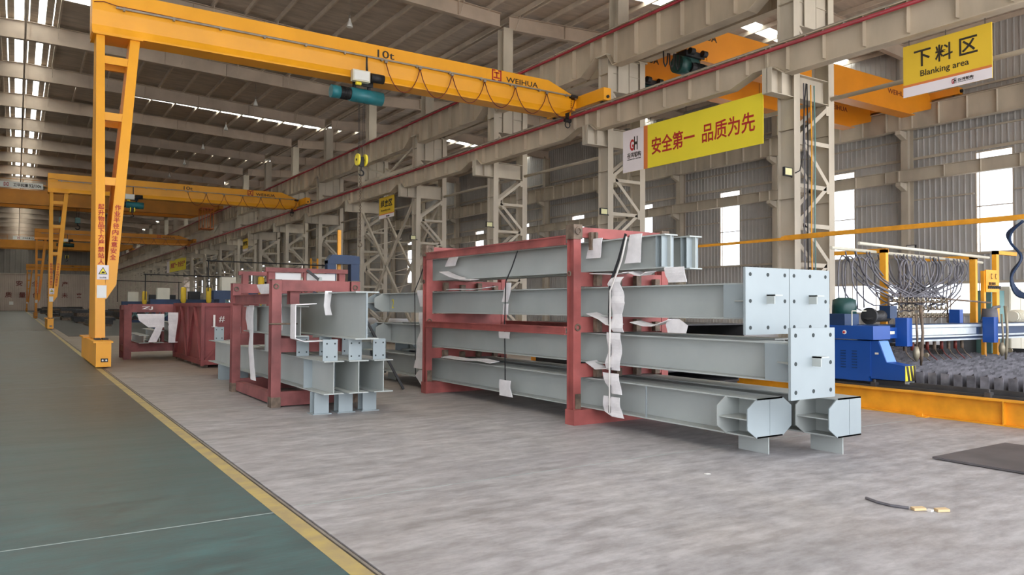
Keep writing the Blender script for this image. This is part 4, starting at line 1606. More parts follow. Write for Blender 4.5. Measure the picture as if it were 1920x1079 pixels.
# foam edges drooping under the layers
for pts, x_, lab in (([(8.15, 2.07), (7.8, 2.05), (7.61, 2.04), (7.47, 2.06)], 6.6, 'thin white foam edge sagging under the top beam beside the near post'),
                     ([(7.36, 2.06), (7.24, 2.02), (7.15, 2.01), (7.05, 2.05)], 6.6, 'thin white foam edge sagging under the top beam right of the strap'),
                     ([(8.16, 1.52), (7.9, 1.45), (7.75, 1.38), (7.61, 1.37)], 6.55, 'white foam sheet sagging under the second column beside near post'),
                     ([(7.28, 1.42), (7.04, 1.38), (6.89, 1.38), (6.75, 1.42), (6.61, 1.46)], 6.55, 'white foam edge sagging under the second column right of the straps'),
                     ([(12.39, 2.24), (12.0, 2.14), (11.63, 2.08), (11.27, 2.06)], 6.5, 'curved white foam edge under the top beam near the far post'),
                     ([(8.17, .86), (7.97, .78), (7.76, .80), (7.61, .84)], 6.55, 'white foam sagging under the third column beside the near post'),
                     ([(12.3, .69), (11.6, .68), (11.0, .71), (10.6, .69)], 6.5, 'white foam edge between the lowest two columns near the far post'),
                     ([(12.3, 1.92), (11.4, 1.9), (10.9, 1.93)], 6.6, 'white foam edge lying on the second column near the far post')):
    b = MB()
    for (ya, za), (yb_, zb_) in zip(pts, pts[1:]):
        b.hexa([(x_ - .03, ya, za - .02), (x_ + .16, ya, za), (x_ + .16, yb_, zb_), (x_ - .03, yb_, zb_ - .02)], [(x_ - .03, ya, za - .012), (x_ + .16, ya, za + .008), (x_ + .16, yb_, zb_ + .008), (x_ - .03, yb_, zb_ - .012)])
    tag(b.build('foam_sheet', M['foam']), lab, 'foam wrap')


def flat_strap(name, pts, x, w, m, lab, cat='strap'):
    b = MB()
    pts = [(a_ * KW, max(.012, 1.6 + (z_ - 1.6) * KW)) for a_, z_ in pts]
    for (ya, za), (yb_, zb_) in zip(pts, pts[1:]):
        b.bar((x, ya, za), (x, yb_, zb_), w, .006, (1, 0, 0))
    tag(b.build(name, M[m]), lab, cat)


flat_strap('strap', [(7.22, 2.52), (7.36, 2.19), (7.44, 2.04), (7.52, 1.91), (7.54, 1.51), (7.52, 1.28), (7.52, .74), (7.53, .24)], 6.54, .045, 'strap', 'wide black strap slanting from the top beam, right hand set')
tag(MB().tube([(6.52, 7.34, 2.5), (6.52, 7.44, 2.2), (6.52, 7.52, 2.05), (6.51, 7.65, 1.81), (6.51, 7.65, 1.3), (6.51, 7.66, .72), (6.52, 7.67, .21)], .012, 6).build('rope', M['rope'], smooth=True), 'white rope running down beside the wide black strap', 'rope')
flat_strap('strap', [(9.7, 2.45), (9.86, 2.2), (10.03, 1.99), (10.06, 1.31), (10.04, .66), (10.03, .24)], 6.55, .025, 'strap', 'thin black strap down the middle of the big rack')
flat_strap('strap', [(12.8, 2.5), (13.05, 2.14), (13.28, 1.89), (13.24, .92), (13.21, .24)], 6.55, .025, 'strap', 'thin black strap left of the far red post')
tag(MB().bar((5.35, 13.4, 1.55), (6.2, 13.3, .02), .05, .04).build('steel_bar', M['darksteel']), 'dark steel bar leaning between the two racks', 'bar')

# ------------------------------------------------------------------ small red rack with three beams and the deep beam
t = thing('steel_rack', 'small red rack left of centre holding the shorter grey beams', 'rack', (4.2, 13.4, 0))
R2m = M['red2']
for x in (3.42, 4.72):
    for y in (12.1, 14.68):
        b = MB()
        post(b, x, y, 0, 2.0, .15, .17)
        pobj = b.build('post', R2m, t)
        b = MB()
        b.ring((x - .01, y - .095, 1.9), 'y', .036, .012, 12, 5)
        b.box(x - .078, x + .078, y - .09, y + .09, 2.0, 2.01)
        b.build('lifting_eye', M['rust'], pobj)
        b = MB()
        b.box(x - .075, x + .075, y - .095, y + .1, 0.0, .16)
        b.build('foot', M['rust'], pobj)
b = MB()
post(b, 3.75, 12.25, 1.62, 2.0, .15, .17)
b.build('short_post', R2m, t)
for y in (12.1, 14.68):
    b = MB()
    b.box(3.5, 4.64, y - .07, y - .06, 0.02, .22)
    b.box(3.5, 4.64, y + .06, y + .07, 0.02, .22)
    b.box(3.5, 4.64, y - .06, y + .06, .22, .24)
    b.build('base_beam', R2m, t)
    b = MB()
    b.box(3.5, 4.64, y - .06, y + .06, .86, 1.08)
    b.build('cross_beam', R2m, t)
    MB().box(3.5, 4.64, y - .03, y + .06, 1.83, 2.0).build('top_beam', R2m, t)
for x in (3.40, 4.75):
    b = MB()
    b.box(x - .05, x + .05, 12.19, 14.6, 1.62, 1.635)
    b.box(x - .05, x + .05, 12.19, 14.6, 1.77, 1.785)
    b.box(x - .012, x + .0, 12.19, 14.6, 1.635, 1.77)
    b.build('side_rail', R2m, t)
MB().box(3.42, 3.55, 12.19, 14.6, .03, .2).build('base_rail', R2m, t)
b = MB()
b.cyl((3.3, 12.0, 1.31), (3.75, 12.0, 1.31), .014, 8)
b.build('pin', M['rust'], t)

for i, x in enumerate((3.85, 4.22, 4.6)):
    nm_ = ('left', 'middle', 'right')[i]
    t = thing('steel_beam', 'grey beam on short legs at the bottom of the small red rack, %s of three' % nm_, 'steel beam', (x, 10.6, 0))
    y0, y1 = 10.6 - .02 * i, 18.4
    MB().box(x - .15, x + .15, y0, y1, .785, .80).build('flange', M['beam'], t)
    MB().box(x - .15, x + .15, y0, y1, .32, .335).build('flange', M['beam'], t)
    MB().box(x - .006, x + .006, y0 + .01, y1 - .01, .335, .785).build('web', M['beam'], t)
    MB().box(x - .14, x - .006, 11.55, 11.565, .335, .785).build('stiffener', M['beam_front_lit'], t)
    for yy in (10.66, 11.95, 17.9):
        MB().box(x - .15 if i == 0 and yy < 11 else x - .13, x + .07, yy, yy + .014, .80, 1.11).build('bolted_plate', M['beam_front_lit'], t)
        h = MB()
        for dx in (-.09, .03):
            for z in (.86, 1.05):
                h.cyl((x + dx, yy - .002, z), (x + dx, yy + .001, z), .013, 10)
        h.build('bolt_hole', M['hole'], t, kind='stuff')
        MB().box(x - .04, x - .028, yy + .014, yy + .12, .80, 1.08).build('plate_rib', M['beam'], t)
    for yy in (11.05, 17.2):
        b = MB()
        xs_ = x - .06
        b.box(xs_ - .11, xs_ + .11, yy - .1, yy - .09, .012, .32)
        b.box(xs_ - .11, xs_ + .11, yy + .09, yy + .1, .012, .32)
        b.box(xs_ - .005, xs_ + .005, yy - .09, yy + .09, .012, .32)
        b.box(xs_ - .14, xs_ + .14, yy - .14, yy + .14, 0, .012)
        b.build('stub_leg', M['beam_front_lit'], t)
t = thing('steel_beam', 'deepest grey beam on top of the small red rack, its broad side towards camera', 'steel beam', (4.28, 10.45, 1.11))
MB().box(4.10, 4.46, 10.43, 14.95, 1.79, 1.81).build('flange', M['beam'], t)
MB().box(4.10, 4.46, 10.43, 14.95, 1.11, 1.13).build('flange', M['beam'], t)
MB().box(4.27, 4.283, 10.46, 14.95, 1.13, 1.79).build('web', M['beam'], t)
MB().box(4.265, 4.29, 10.44, 10.46, 1.13, 1.79).build('cut_edge', M['beam_front_lit'], t)
t = thing('steel_beam', 'shorter grey beam in the middle layer of the small red rack, end wrapped white', 'steel beam', (3.75, 11.8, 1.11))
MB().box(3.62, 3.88, 11.85, 14.9, 1.575, 1.59).build('flange', M['beam'], t)
MB().box(3.62, 3.88, 11.85, 14.9, 1.11, 1.125).build('flange', M['beam'], t)
MB().box(3.744, 3.756, 11.86, 14.9, 1.125, 1.575).build('web', M['beam'], t)
MB().box(3.6, 3.66, 14.1, 14.3, 1.13, 1.57).build('stiffener', M['beam'], t)
t = thing('beam_offcut', 'grey bracket with bolt holes lying between layers of the small red rack', 'bracket', (3.7, 13.1, .8))
MB().box(3.64, 3.66, 12.6, 13.5, .81, 1.1).build('side_plate', M['beam'], t)
MB().box(3.64, 3.9, 13.45, 13.47, .81, 1.1).build('end_plate', M['beam'], t)
# wraps on the small rack
for rows, x_, lab in (
        ([(14.25, 13.95, 1.60), (14.25, 13.95, 1.3), (14.2, 13.98, 1.05), (14.22, 13.93, .8), (14.18, 13.9, .5), (14.1, 13.85, .30)], 3.56, 'long white foam ribbon on the small red rack left of its near post'),
        ([(14.45, 14.3, 1.58), (14.5, 14.32, 1.35), (14.45, 14.3, 1.15)], 3.57, 'short white foam ribbon beside the far post of the small red rack'),
        ([(12.55, 12.25, 1.62), (12.5, 12.2, 1.4), (12.35, 12.2, 1.2)], 3.56, 'white foam flap just left of the near post of the small rack'),
        ([(11.3, 11.1, .8), (11.33, 11.2, .6), (11.3, 11.2, .35)], 3.68, 'white foam edge on the left bottom beam right of the near post')):
    pass
for rows, x_, lab in (
        ([(14.25, 13.92, 1.60), (14.25, 13.95, 1.3), (14.2, 13.98, 1.05), (14.22, 13.90, .8), (14.18, 13.88, .5), (14.05, 13.7, .27)], 3.56, 'long white foam ribbon hanging down the small red rack'),
        ([(14.45, 14.3, 1.58), (14.5, 14.3, 1.35), (14.4, 14.25, 1.15)], 3.57, 'short white foam ribbon near the far post of the small red rack'),
        ([(12.62, 12.22, 1.62), (12.5, 12.2, 1.4), (12.35, 12.2, 1.2)], 3.56, 'white foam flap just left of the near post of the small rack')):
    tag(wrap('foam_wrap', rows, x_, None, .012), lab, 'foam wrap')
tag(wrap('foam_wrap', [(4.05, 4.16, 1.83), (4.03, 4.13, 1.6), (4.06, 4.17, 1.45)], 11.6, None, .01, ax=1), 'white foam collar over the top left edge of the deepest beam', 'foam wrap')
b = MB()
x0, x1, z0, z1 = 3.6, 3.93, 1.09, 1.61
for (pa, pb) in (((x0, z0), (x0, z1)), ((x0, z1), (x1, z1 + .02)), ((x0, z0), (x0 + .15, z0 - .05)), ((x0 + .15, z0 - .05), (x1 + .35, z0 - .04))):
    b.bar((pa[0], 11.75, pa[1]), (pb[0], 11.75, pb[1]), .014, .25, (0, 1, 0))
tag(b.build('foam_wrap', M['foam']), 'white foam wrapped round the open end of the middle beam in the small rack', 'foam wrap')
tag(wrap('foam_wrap', [(13.9, 12.9, 1.97), (13.6, 12.6, 1.80)], 3.6, None, .01), 'white foam bundle lying on top rail of the small red rack', 'foam wrap')

# ------------------------------------------------------------------ tall frame behind the small rack
t = thing('steel_rack', 'tall dark red rack behind the small one, with a double top rail', 'rack', (5.8, 18, 0))
for x in (4.95, 6.65):
    for y in (17.9, 20.3):
        b = MB()
        post(b, x, y, 0, 2.42, .15, .16)
        b.build('post', R2m, t)
MB().box(4.8, 6.78, 17.78, 17.86, 2.38, 2.48).build('top_beam', R2m, t)
MB().box(5.0, 6.6, 17.78, 17.86, 1.95, 2.2).build('upper_panel', R2m, t)
MB().box(4.8, 6.78, 20.3, 20.4, 2.38, 2.48).build('top_beam', R2m, t)
MB().box(5.0, 6.6, 17.8, 17.9, .9, 1.05).build('cross_beam', R2m, t)
MB().box(5.7, 5.75, 17.8, 17.87, 2.2, 2.38).build('short_post', R2m, t)
MB().box(5.0, 6.6, 17.8, 17.9, 0, .16).build('base_beam', R2m, t)
MB().bar((5.75, 17.74, 2.44), (6.35, 17.74, 1.98), .03, .06).build('diagonal_bar', M['darksteel'], t)
MB().box(5.05, 5.66, 17.9, 17.93, 2.2, 2.37).build('white_board', M['white'], t)
MB().box(5.8, 6.5, 17.9, 17.93, 2.2, 2.37).build('white_board', M['white'], t)
MB().prism([(5.95, 2.0), (6.12, 2.0), (6.1, 2.28), (6.05, 2.28)], 'y', 17.70, 17.72).build('gusset', M['beam'], t)
for i, (z0, z1) in enumerate(((.2, .6), (1.08, 1.5))):
    ibeam('dark grey beam lying in the tall rack behind the small one, %s layer' % ('lower', 'upper')[i], 5.6, 17.0, 23.0, z0, z1, b=.3)

# ------------------------------------------------------------------ red crate and the rack marked ZJ
t = thing('steel_crate', 'closed dark red steel crate chalked 1#, left of the small rack', 'crate', (4.6, 22.5, 0))
MB().box(3.99, 5.3, 20.54, 24.5, .12, 1.6).build('body', M['crate'], t)
for (xa, xb, ya, yb_) in ((3.93, 4.01, 20.46, 20.54), (3.93, 4.01, 24.5, 24.58), (5.28, 5.36, 20.46, 20.54), (5.28, 5.36, 24.5, 24.58)):
    MB().box(xa, xb, ya, yb_, .06, 1.66).build('corner_post', M['crate'], t)
for z0, z1 in ((.08, .2), (1.56, 1.66)):
    MB().box(3.94, 3.99, 20.54, 24.5, z0, z1).build('side_rail', M['crate'], t)
    MB().box(4.01, 5.28, 20.48, 20.54, z0, z1).build('end_rail', M['crate'], t)
MB().box(3.94, 3.985, 22.4, 22.5, .2, 1.56).build('side_post', M['crate'], t)
for p0, p1 in (((20.6, .2), (21.5, 1.56)), ((21.5, 1.56), (22.4, .2)), ((22.5, .2), (23.45, 1.56)), ((23.45, 1.56), (24.4, .2))):
    MB().bar((3.965, p0[0], p0[1]), (3.965, p1[0], p1[1]), .05, .08, (1, 0, 0)).build('diagonal', M['crate'], t)
MB().bar((4.05, 20.51, .2), (5.2, 20.51, 1.5), .03, .05).build('diagonal', M['crate'], t)
b = MB()
for i in range(4):
    b.box(4.0, 4.15, 20.7 + i * 1.2, 20.9 + i * 1.2, 0, .12)
    b.box(5.1, 5.25, 20.7 + i * 1.2, 20.9 + i * 1.2, 0, .12)
b.build('skid', M['rust'], t, kind='stuff')
text('1', 'chalk_mark', M['rope'], t, (4.22, 20.476, 1.05), (1, 0, 0), .05, .3)
text('#', 'chalk_mark', M['rope'], t, (4.36, 20.476, 1.16), (1, 0, 0), .14, .16)
MB().box(4.18, 4.32, 20.47, 20.478, 1.04, 1.05).build('chalk_mark', M['rope'], t)

t = thing('steel_rack', 'low dark red rack marked ZJ, standing left of the crate', 'rack', (3.9, 25.5, 0))
for x in (2.74, 3.68, 4.75):
    for y in (24.9, 25.9):
        b = MB()
        post(b, x, y, 0 if x != 3.68 else .3, 1.58, .2 if x != 3.68 else .08, .18)
        b.build('post', R2m, t)
for y in (24.9, 25.9):
    MB().box(2.84, 4.7, y - .1, y - .06, 1.38, 1.62).build('top_beam', R2m, t)
    MB().box(2.84, 4.7, y - .08, y + .02, .22, .48).build('base_beam', R2m, t)
for x in (2.7, 4.8):
    MB().box(x - .05, x + .05, 24.99, 25.81, 1.45, 1.6).build('side_rail', R2m, t)
    MB().box(x - .05, x + .05, 24.99, 25.81, .22, .4).build('side_rail', R2m, t)
text('ZJ', 'lettering', M['white'], t, (3.1, 24.798, 1.45), (1, 0, 0), .3, .1, bold=.01)
for i, (x, z0, z1) in enumerate(((3.1, .49, .72), (3.5, .49, .85), (3.95, .49, .8), (4.3, .49, .95), (3.95, .82, 1.08), (4.3, .97, 1.2))):
    ibeam('small grey beam lying in the ZJ rack, %s' % ('leftmost', 'second from left', 'bottom middle', 'bottom right', 'upper middle', 'top right')[i], x, 24.2, 26.9, z0, z1, b=.26)
for rows, lab in (([(2.9, 3.62, 1.34), (2.95, 3.62, 1.15), (3.2, 3.62, .95)], 'white foam sheet draped in the left bay of the ZJ rack'),
                  ([(3.42, 3.6, 1.02), (3.3, 3.52, .75), (3.2, 3.42, .52)], 'slanting white foam strip in the left bay of the ZJ rack'),
                  ([(3.72, 4.7, 1.38), (3.72, 4.7, 1.15), (3.75, 4.6, .98)], 'wide white foam sheet in the right bay of the ZJ rack'),
                  ([(3.73, 4.1, 1.0), (3.74, 4.1, .75), (3.74, 4.12, .5)], 'white foam strip hanging down in right bay of the ZJ rack')):
    tag(wrap('foam_wrap', rows, 24.15, None, .02, ax=1), lab, 'foam wrap')

# ------------------------------------------------------------------ dark plates and steel behind the big rack
rd = random.Random(3)
for i in range(5):
    z = .02 + i * .26
    b = MB()
    b.box(8.5 + .06 * (i % 2), 10.9, 9.3 - .04 * i, 12.2, z, z + .03)
    b.box(8.5 + .06 * (i % 2), 8.53 + .06 * (i % 2), 9.3 - .04 * i, 12.2, z + .03, z + .23)
    b.box(10.87, 10.9, 9.3 - .04 * i, 12.2, z + .03, z + .23)
    b.box(8.5 + .06 * (i % 2), 10.9, 9.3 - .04 * i, 12.2, z + .23, z + .255)
    tag(b.build('steel_section', M['darksteel']), 'dark steel section stacked behind the big rack, %s of the stack' % ('bottom', 'second', 'middle', 'fourth', 'top')[i], 'steel section')
tag(MB().box(8.16, 9.75, 1.2, 4.36, .008, .028).build('steel_plate', M['plate']), 'dark steel plate lying on the floor at the right edge', 'steel plate')
# scrap on the floor
b = MB()
b.tube([(5.98, 3.75, .012), (5.93, 3.62, .012), (5.92, 3.5, .012), (5.97, 3.38, .012)], .012, 6)
t = thing('floor_scrap', 'curled strip with two tan wooden bits lying on the floor', 'scrap', (5.95, 3.5, 0))
b.build('strip', M['hose'], t)
for (x, y) in ((6.0, 3.32), (6.12, 3.2)):
    MB().bar((x - .03, y + .03, .012), (x + .05, y - .02, .016), .06, .02).build('wood_bit', M['tan'], t)
MB().box(6.04, 6.08, 3.24, 3.28, 0, .015).build('wood_bit', M['rope'], t)
tag(MB().box(5.55, 5.6, 5.1, 5.14, .002, .006).build('paper_scrap', M['white']), 'tiny white paper scrap on the floor under the lowest columns', 'scrap')

# ------------------------------------------------------------------ plate cutting machine and its table
t = thing('table_base_beam', 'bright yellow steel beam along the floor, edge of the cutting table', 'beam', (11.35, 9, 0))
b = MB()
b.box(11.25, 11.45, 1.0, 16.5, 0, .02)
b.box(11.25, 11.45, 1.0, 16.5, .33, .35)
b.box(11.34, 11.36, 1.0, 16.5, .02, .33)
b.build('beam', M['ydirty'], t)
for y in (1.8, 5.05, 8.3, 11.5, 14.6):
    MB().box(11.255, 11.34, y, y + .015, .02, .33).build('stiffener', M['ydirty'], t)
for y in (4.45, 6.05, 8.9, 12.0):
    b = MB()
    b.box(11.14, 11.25, y, y + .14, 0, .015)
    b.cyl((11.19, y + .07, .015), (11.19, y + .07, .05), .012, 6)
    b.build('anchor_clip', M['ydirty'], t)
t = thing('guide_rail', 'dark guide rail of the cutting machine behind the yellow beam', 'rail', (11.62, 9, 0))
MB().box(11.5, 11.75, 1.0, 16.5, 0, .38).build('rail_bed', M['darksteel'], t)
MB().box(11.6, 11.65, 1.0, 16.5, .38, .45).build('rail', M['darksteel'], t)
b = MB()
for y in (3.2, 5.3, 7.0, 9.5):
    b.box(11.44, 11.54, y, y + .08, .33, .42)
    b.cyl((11.49, y + .04, .42), (11.49, y + .04, .46), .02, 6)
b.build('rail_clamp', M['darksteel'], t, kind='stuff')
t = thing('cutting_table', 'cutting table with rows of jagged burnt slats behind the yellow beam', 'cutting table', (15.5, 8, 0))
MB().box(11.9, 19.0, 1.2, 15.5, 0, .3).build('water_tank', M['darksteel'], t)
MB().box(18.95, 19.0, 1.2, 15.5, .3, .7).build('tank_side', M['darksteel'], t)


MB().box(16.6, 18.9, 8.62, 8.66, .55, 1.18).build('splash_guard', M['darksteel'], t)


def slat(y):
    """wavy strip on edge, saw toothed along the top"""
    mb = MB()
    n_ = 110
    x0, x1 = 11.9, 18.9
    pr = []
    for i in range(n_ + 1):
        x = x0 + (x1 - x0) * i / n_
        pr.append((x, y + (.035 if i % 2 else -.035), .60 + (.035 if i % 2 == 0 else 0)))
    for (xa, ya, za), (xb, yb_, zb_) in zip(pr, pr[1:]):
        i = len(mb.v)
        mb.v += [(xa, ya, .3), (xb, yb_, .3), (xb, yb_, zb_), (xa, ya, za)]
        mb.f.append((i, i + 1, i + 2, i + 3))
    mb.box(x0 - .02, x0 + .0, y - .06, y + .06, .38, .60)
    return mb


s0 = slat(1.4).build('slat', M['slat'], t)
for i in range(1, 74):
    c = s0.copy()
    col.objects.link(c)
    c.parent = t
    c.location.y += .19 * i

t = thing('cutting_machine', 'blue gantry cutting machine spanning the slatted table at right', 'cutting machine', (11.6, 7.5, .46))
B = M['blue']
b = MB()
b.prism([(8.35, .5), (7.12, .5), (7.12, 1.07), (8.35, 1.07)], 'x', 11.5, 11.95)
b.build('carriage_housing', B, t)
b = MB()
b.box(11.47, 11.95, 7.05, 8.35, 1.09, 1.31)
b.build('carriage_cover', B, t)
b = MB()
b.prism([(7.12, .5), (7.12, 1.07), (7.0, 1.07), (6.86, .74), (6.56, .70), (6.56, .47), (7.12, .47)], 'x', 11.52, 11.80)
b.build('carriage_nose', B, t)
b = MB()
b.hexa([(11.535, 6.995, 1.075), (11.79, 6.995, 1.075), (11.79, 6.985, 1.06), (11.535, 6.985, 1.06)], [(11.535, 6.87, .76), (11.79, 6.87, .76), (11.79, 6.86, .745), (11.535, 6.86, .745)])
b.build('nose_panel', M['bluelight'], t)
MB().box(11.50, 11.93, 7.15, 8.3, .42, .5).build('carriage_skirt', B, t)
b = MB()
b.box(11.52, 11.80, 6.55, 6.56, .47, .70)
hz = b.build('hazard_plate', M['hazyellow'], t)
b = MB()
for i in range(3):
    x = 11.53 + i * .10
    x1_ = min(x + .11, 11.8)
    b.hexa([(x, 6.545, .70), (x + .055, 6.545, .70), (x + .055, 6.55, .70), (x, 6.55, .70)], [(x1_ - .055, 6.545, .47), (x1_, 6.545, .47), (x1_, 6.55, .47), (x1_ - .055, 6.55, .47)])
b.build('stripe', M['txtblack'], hz)
b = MB()
b.box(11.58, 11.74, 6.54, 6.6, .42, .46)
b.build('rail_wiper', M['alu'], t)
b = MB()
for yy in (7.35, 7.55):
    for i in range(7):
        b.box(11.492, 11.5, yy, yy + .09, .62 + i * .045, .632 + i * .045)
b.build('louvre', M['bluedark'], t, kind='stuff')
b = MB()
b.cyl((11.46, 7.55, 1.2), (11.47, 7.55, 1.2), .035, 16)
bt = b.build('stop_button_plate', M['white'], t)
MB().cyl((11.44, 7.55, 1.2), (11.46, 7.55, 1.2), .018, 12).build('stop_button', M['txtred'], bt)
MB().box(11.498, 11.5, 6.98, 7.04, .86, .89).build('name_plate', M['cream'], t)
# cross beam
b = MB()
b.box(11.9, 19.6, 7.22, 7.6, 1.02, 1.32)
b.build('cross_beam', M['bluedark'], t)
b = MB()
b.box(12.5, 19.6, 7.17, 7.22, 1.26, 1.31)
b.box(12.5, 19.6, 7.15, 7.22, 1.09, 1.12)
b.box(12.5, 19.6, 7.19, 7.22, 1.02, 1.05)
b.build('linear_guide', M['alu'], t)
b = MB()
b.box(12.5, 15.0, 7.18, 7.22, 1.13, 1.25)
b.build('guard_panel', M['alu'], t)
MB().box(11.9, 12.3, 7.12, 7.22, 1.1, 1.28).build('beam_end_box', B, t)
MB().box(11.95, 12.15, 7.09, 7.1, 1.17, 1.22).build('name_plate', M['cream'], t)


def torch(x, n_):
    b = MB()
    b.box(x + .02, x + .17, 6.95, 7.15, .97, 1.44)
    tb = b.build('torch_carriage', B, t)
    MB().box(x + .175, x + .23, 6.98, 7.15, .98, 1.42).build('carriage_side', M['alu'] if n_ else M['bluelight'], tb)
    b = MB()
    b.tube([(x + .2, 6.9, 1.5), (x + .2, 6.88, 1.1), (x + .22, 6.9, .95)], .018, 8)
    b.tube([(x + .3, 6.88, 1.65), (x + .33, 6.86, 1.2), (x + .32, 6.88, .82), (x + .34, 6.9, .65)], [.03, .022, .03, .015], 8)
    b.build('torch_tube', M['brass'] if n_ else M['rust'], tb, smooth=True)
    b = MB()
    b.tube([(x + .2, 6.9, .97), (x + .2, 6.9, .88), (x + .2, 6.9, .8), (x + .2, 6.9, .72)], [.03, .055, .05, .015], 10)
    b.cyl((x + .26, 6.9, .82), (x + .45, 6.9, .82), .012, 6)
    b.cyl((x + .42, 6.86, .82), (x + .45, 6.86, .82), .04, 12)
    b.build('torch_head', M['brass'], tb, smooth=True)


torch(12.25, 0)
torch(15.15, 1)
# small strip torches under the beam
for i in range(9):
    x = 12.9 + i * .24
    b = MB()
    b.cyl((x, 7.35, 1.02), (x, 7.35, .86), .03, 8)
    b.tube([(x, 7.35, .88), (x + .02, 7.3, .78), (x + .05, 7.2, .68)], .01, 6)
    b.build('strip_torch', M['txtdred'] if i % 2 else M['rust'], t, smooth=True)
# manifold with three rows of valves
b = MB()
for z in (1.44, 1.58, 1.72):
    b.cyl((13.1, 7.75, z), (15.1, 7.75, z), .018, 8)
b.cyl((13.1, 7.75, 1.32), (13.1, 7.75, 1.8), .02, 8)
b.cyl((15.1, 7.75, 1.32), (15.1, 7.75, 1.8), .02, 8)
b.build('gas_manifold', M['rust'], t)
for z in (1.47, 1.61, 1.75):
    for i in range(12):
        x = 13.2 + i * .16
        b = MB()
        b.cyl((x, 7.72, z - .04), (x, 7.72, z + .05), .012, 6)
        b.cyl((x, 7.68, z), (x, 7.72, z), .014, 8)
        b.build('valve', M['brass'], t)
b = MB()
b.cyl((13.6, 7.9, 1.35), (13.4, 7.7, 1.85), .012, 6)
b.cyl((14.9, 7.9, 1.35), (15.3, 7.6, 1.85), .012, 6)
b.cyl((13.3, 7.8, 1.84), (16.9, 7.8, 1.72), .02, 6)
b.build('gas_pipe', M['rust'], t)
# motors and green drum on the left part
b = MB()
b.tube([(12.15, 8.0, 1.32), (12.15, 8.0, 1.62), (12.15, 8.0, 1.74), (12.15, 8.0, 1.78)], [.2, .2, .19, .1], 20)
b.build('dust_drum', M['tealdark'], t, smooth=True)
b = MB()
for i in range(7):
    b.cyl((12.45 + i * .035, 7.7, 1.48), (12.468 + i * .035, 7.7, 1.46), .12, 20)
b.cyl((12.42, 7.7, 1.46), (12.95, 7.7, 1.46), .1, 20)
b.cyl((12.4, 7.7, 1.46), (12.44, 7.7, 1.46), .15, 22)
b.build('motor', M['darksteel'], t)
MB().box(12.8, 13.02, 7.55, 7.75, 1.42, 1.64).build('gearbox', M['bluedark'], t)
MB().box(11.55, 11.95, 7.6, 8.1, 1.31, 1.5).build('control_box', M['bluedark'], t)
b = MB()
b.tube([(11.6, 7.5, 1.31), (11.6, 7.5, 1.55), (12.0, 7.5, 1.55)], .01, 6)
b.build('guard_rod', M['cream'], t)
b = MB()
b.box(15.05, 15.18, 7.5, 7.7, 1.32, 1.58)
b.build('drive_box', B, t)
b = MB()
b.tube([(16.05, 7.6, 1.33), (16.15, 7.5, 1.5), (16.35, 7.5, 1.62), (16.6, 7.5, 1.64)], .03, 8)
b.tube([(16.2, 7.5, 1.32), (16.2, 7.5, 1.6)], [.16, .13], 14)
b.build('cable_drum', M['hose'], t, smooth=True)
b = MB()
b.cyl((17.15, 7.5, 1.44), (17.65, 7.5, 1.44), .11, 16)
for i in range(6):
    b.cyl((17.2 + i * .06, 7.5, 1.44), (17.22 + i * .06, 7.5, 1.44), .135, 16)
b.build('motor', M['cream'], t)
# yellow posts with the hose rail
for x, w_ in ((13.35, .2), (16.6, .18)):
    MB().box(x, x + .085, 7.95, 8.07, 1.3, 2.68).build('hose_post', M['ydirty'], t)
    MB().box(x, x + .1, 7.95, 9.0, 2.62, 2.7).build('hose_arm', M['ydirty'], t)
b = MB()
b.cyl((12.0, 8.15, 2.66), (17.3, 8.15, 2.58), .03, 8)
b.cyl((12.4, 7.88, 2.74), (17.0, 7.88, 2.66), .03, 8)
b.build('hose_rail', M['cream'], t, smooth=True)
rd = random.Random(11)
for i in range(44):
    xt = 12.3 + (i / 43.0) * 3.9 if i < 6 else 13.5 + (i - 6) / 37.0 * 2.6
    xt += rd.uniform(-.05, .05)
    yt = 7.9 + rd.uniform(-.05, .3)
    dep = rd.uniform(.55, .85)
    xe = 13.25 + (i % 12) * .16 + rd.uniform(-.05, .05)
    mx = (xt + xe) / 2 + rd.uniform(-.1, .1)
    pts = [(xt - .03, yt, 2.60), (xt, yt, 2.52), (xt + .05, yt, 2.5), (xt + .1, yt, 2.42), (xt + .12 + (xe - xt) * .05, yt, 2.25), (xt + .12 + (xe - xt) * .3, yt - .03, 2.05), (xe, 7.75, 1.8)]
    b = MB()
    b.tube(smooth(pts, 3), .014, 6)
    if i % 2:
        b.tube(smooth([(xt - .02, yt, 2.5), (xt - .1, yt, 2.44), (xt - .14, yt, 2.3), (xt - .12 + (xe - xt) * .05, yt, 2.3 - dep * .5), (xt + (xe - xt) * .5, yt, 2.35 - dep), (xe, 7.8, 1.76)], 3), .014, 6)
    b.build('hose', M['hose'], t, smooth=True)
for i, (xa, xb) in enumerate(((12.15, 13.2), (12.35, 13.25), (12.7, 13.4), (12.9, 13.6))):
    b = MB()
    b.tube(smooth([(xa, 8.1, 1.6), (xa - .02, 8.1, 2.2), (xa + .05, 8.1, 2.48), (xa + .2, 8.1, 2.5), (xa + .45, 8.0, 2.2), (xa + .8, 7.9, 1.9), (xb + .2, 7.8, 1.72)], 3), .014, 6)
    b.build('hose', M['hose'], t, smooth=True)
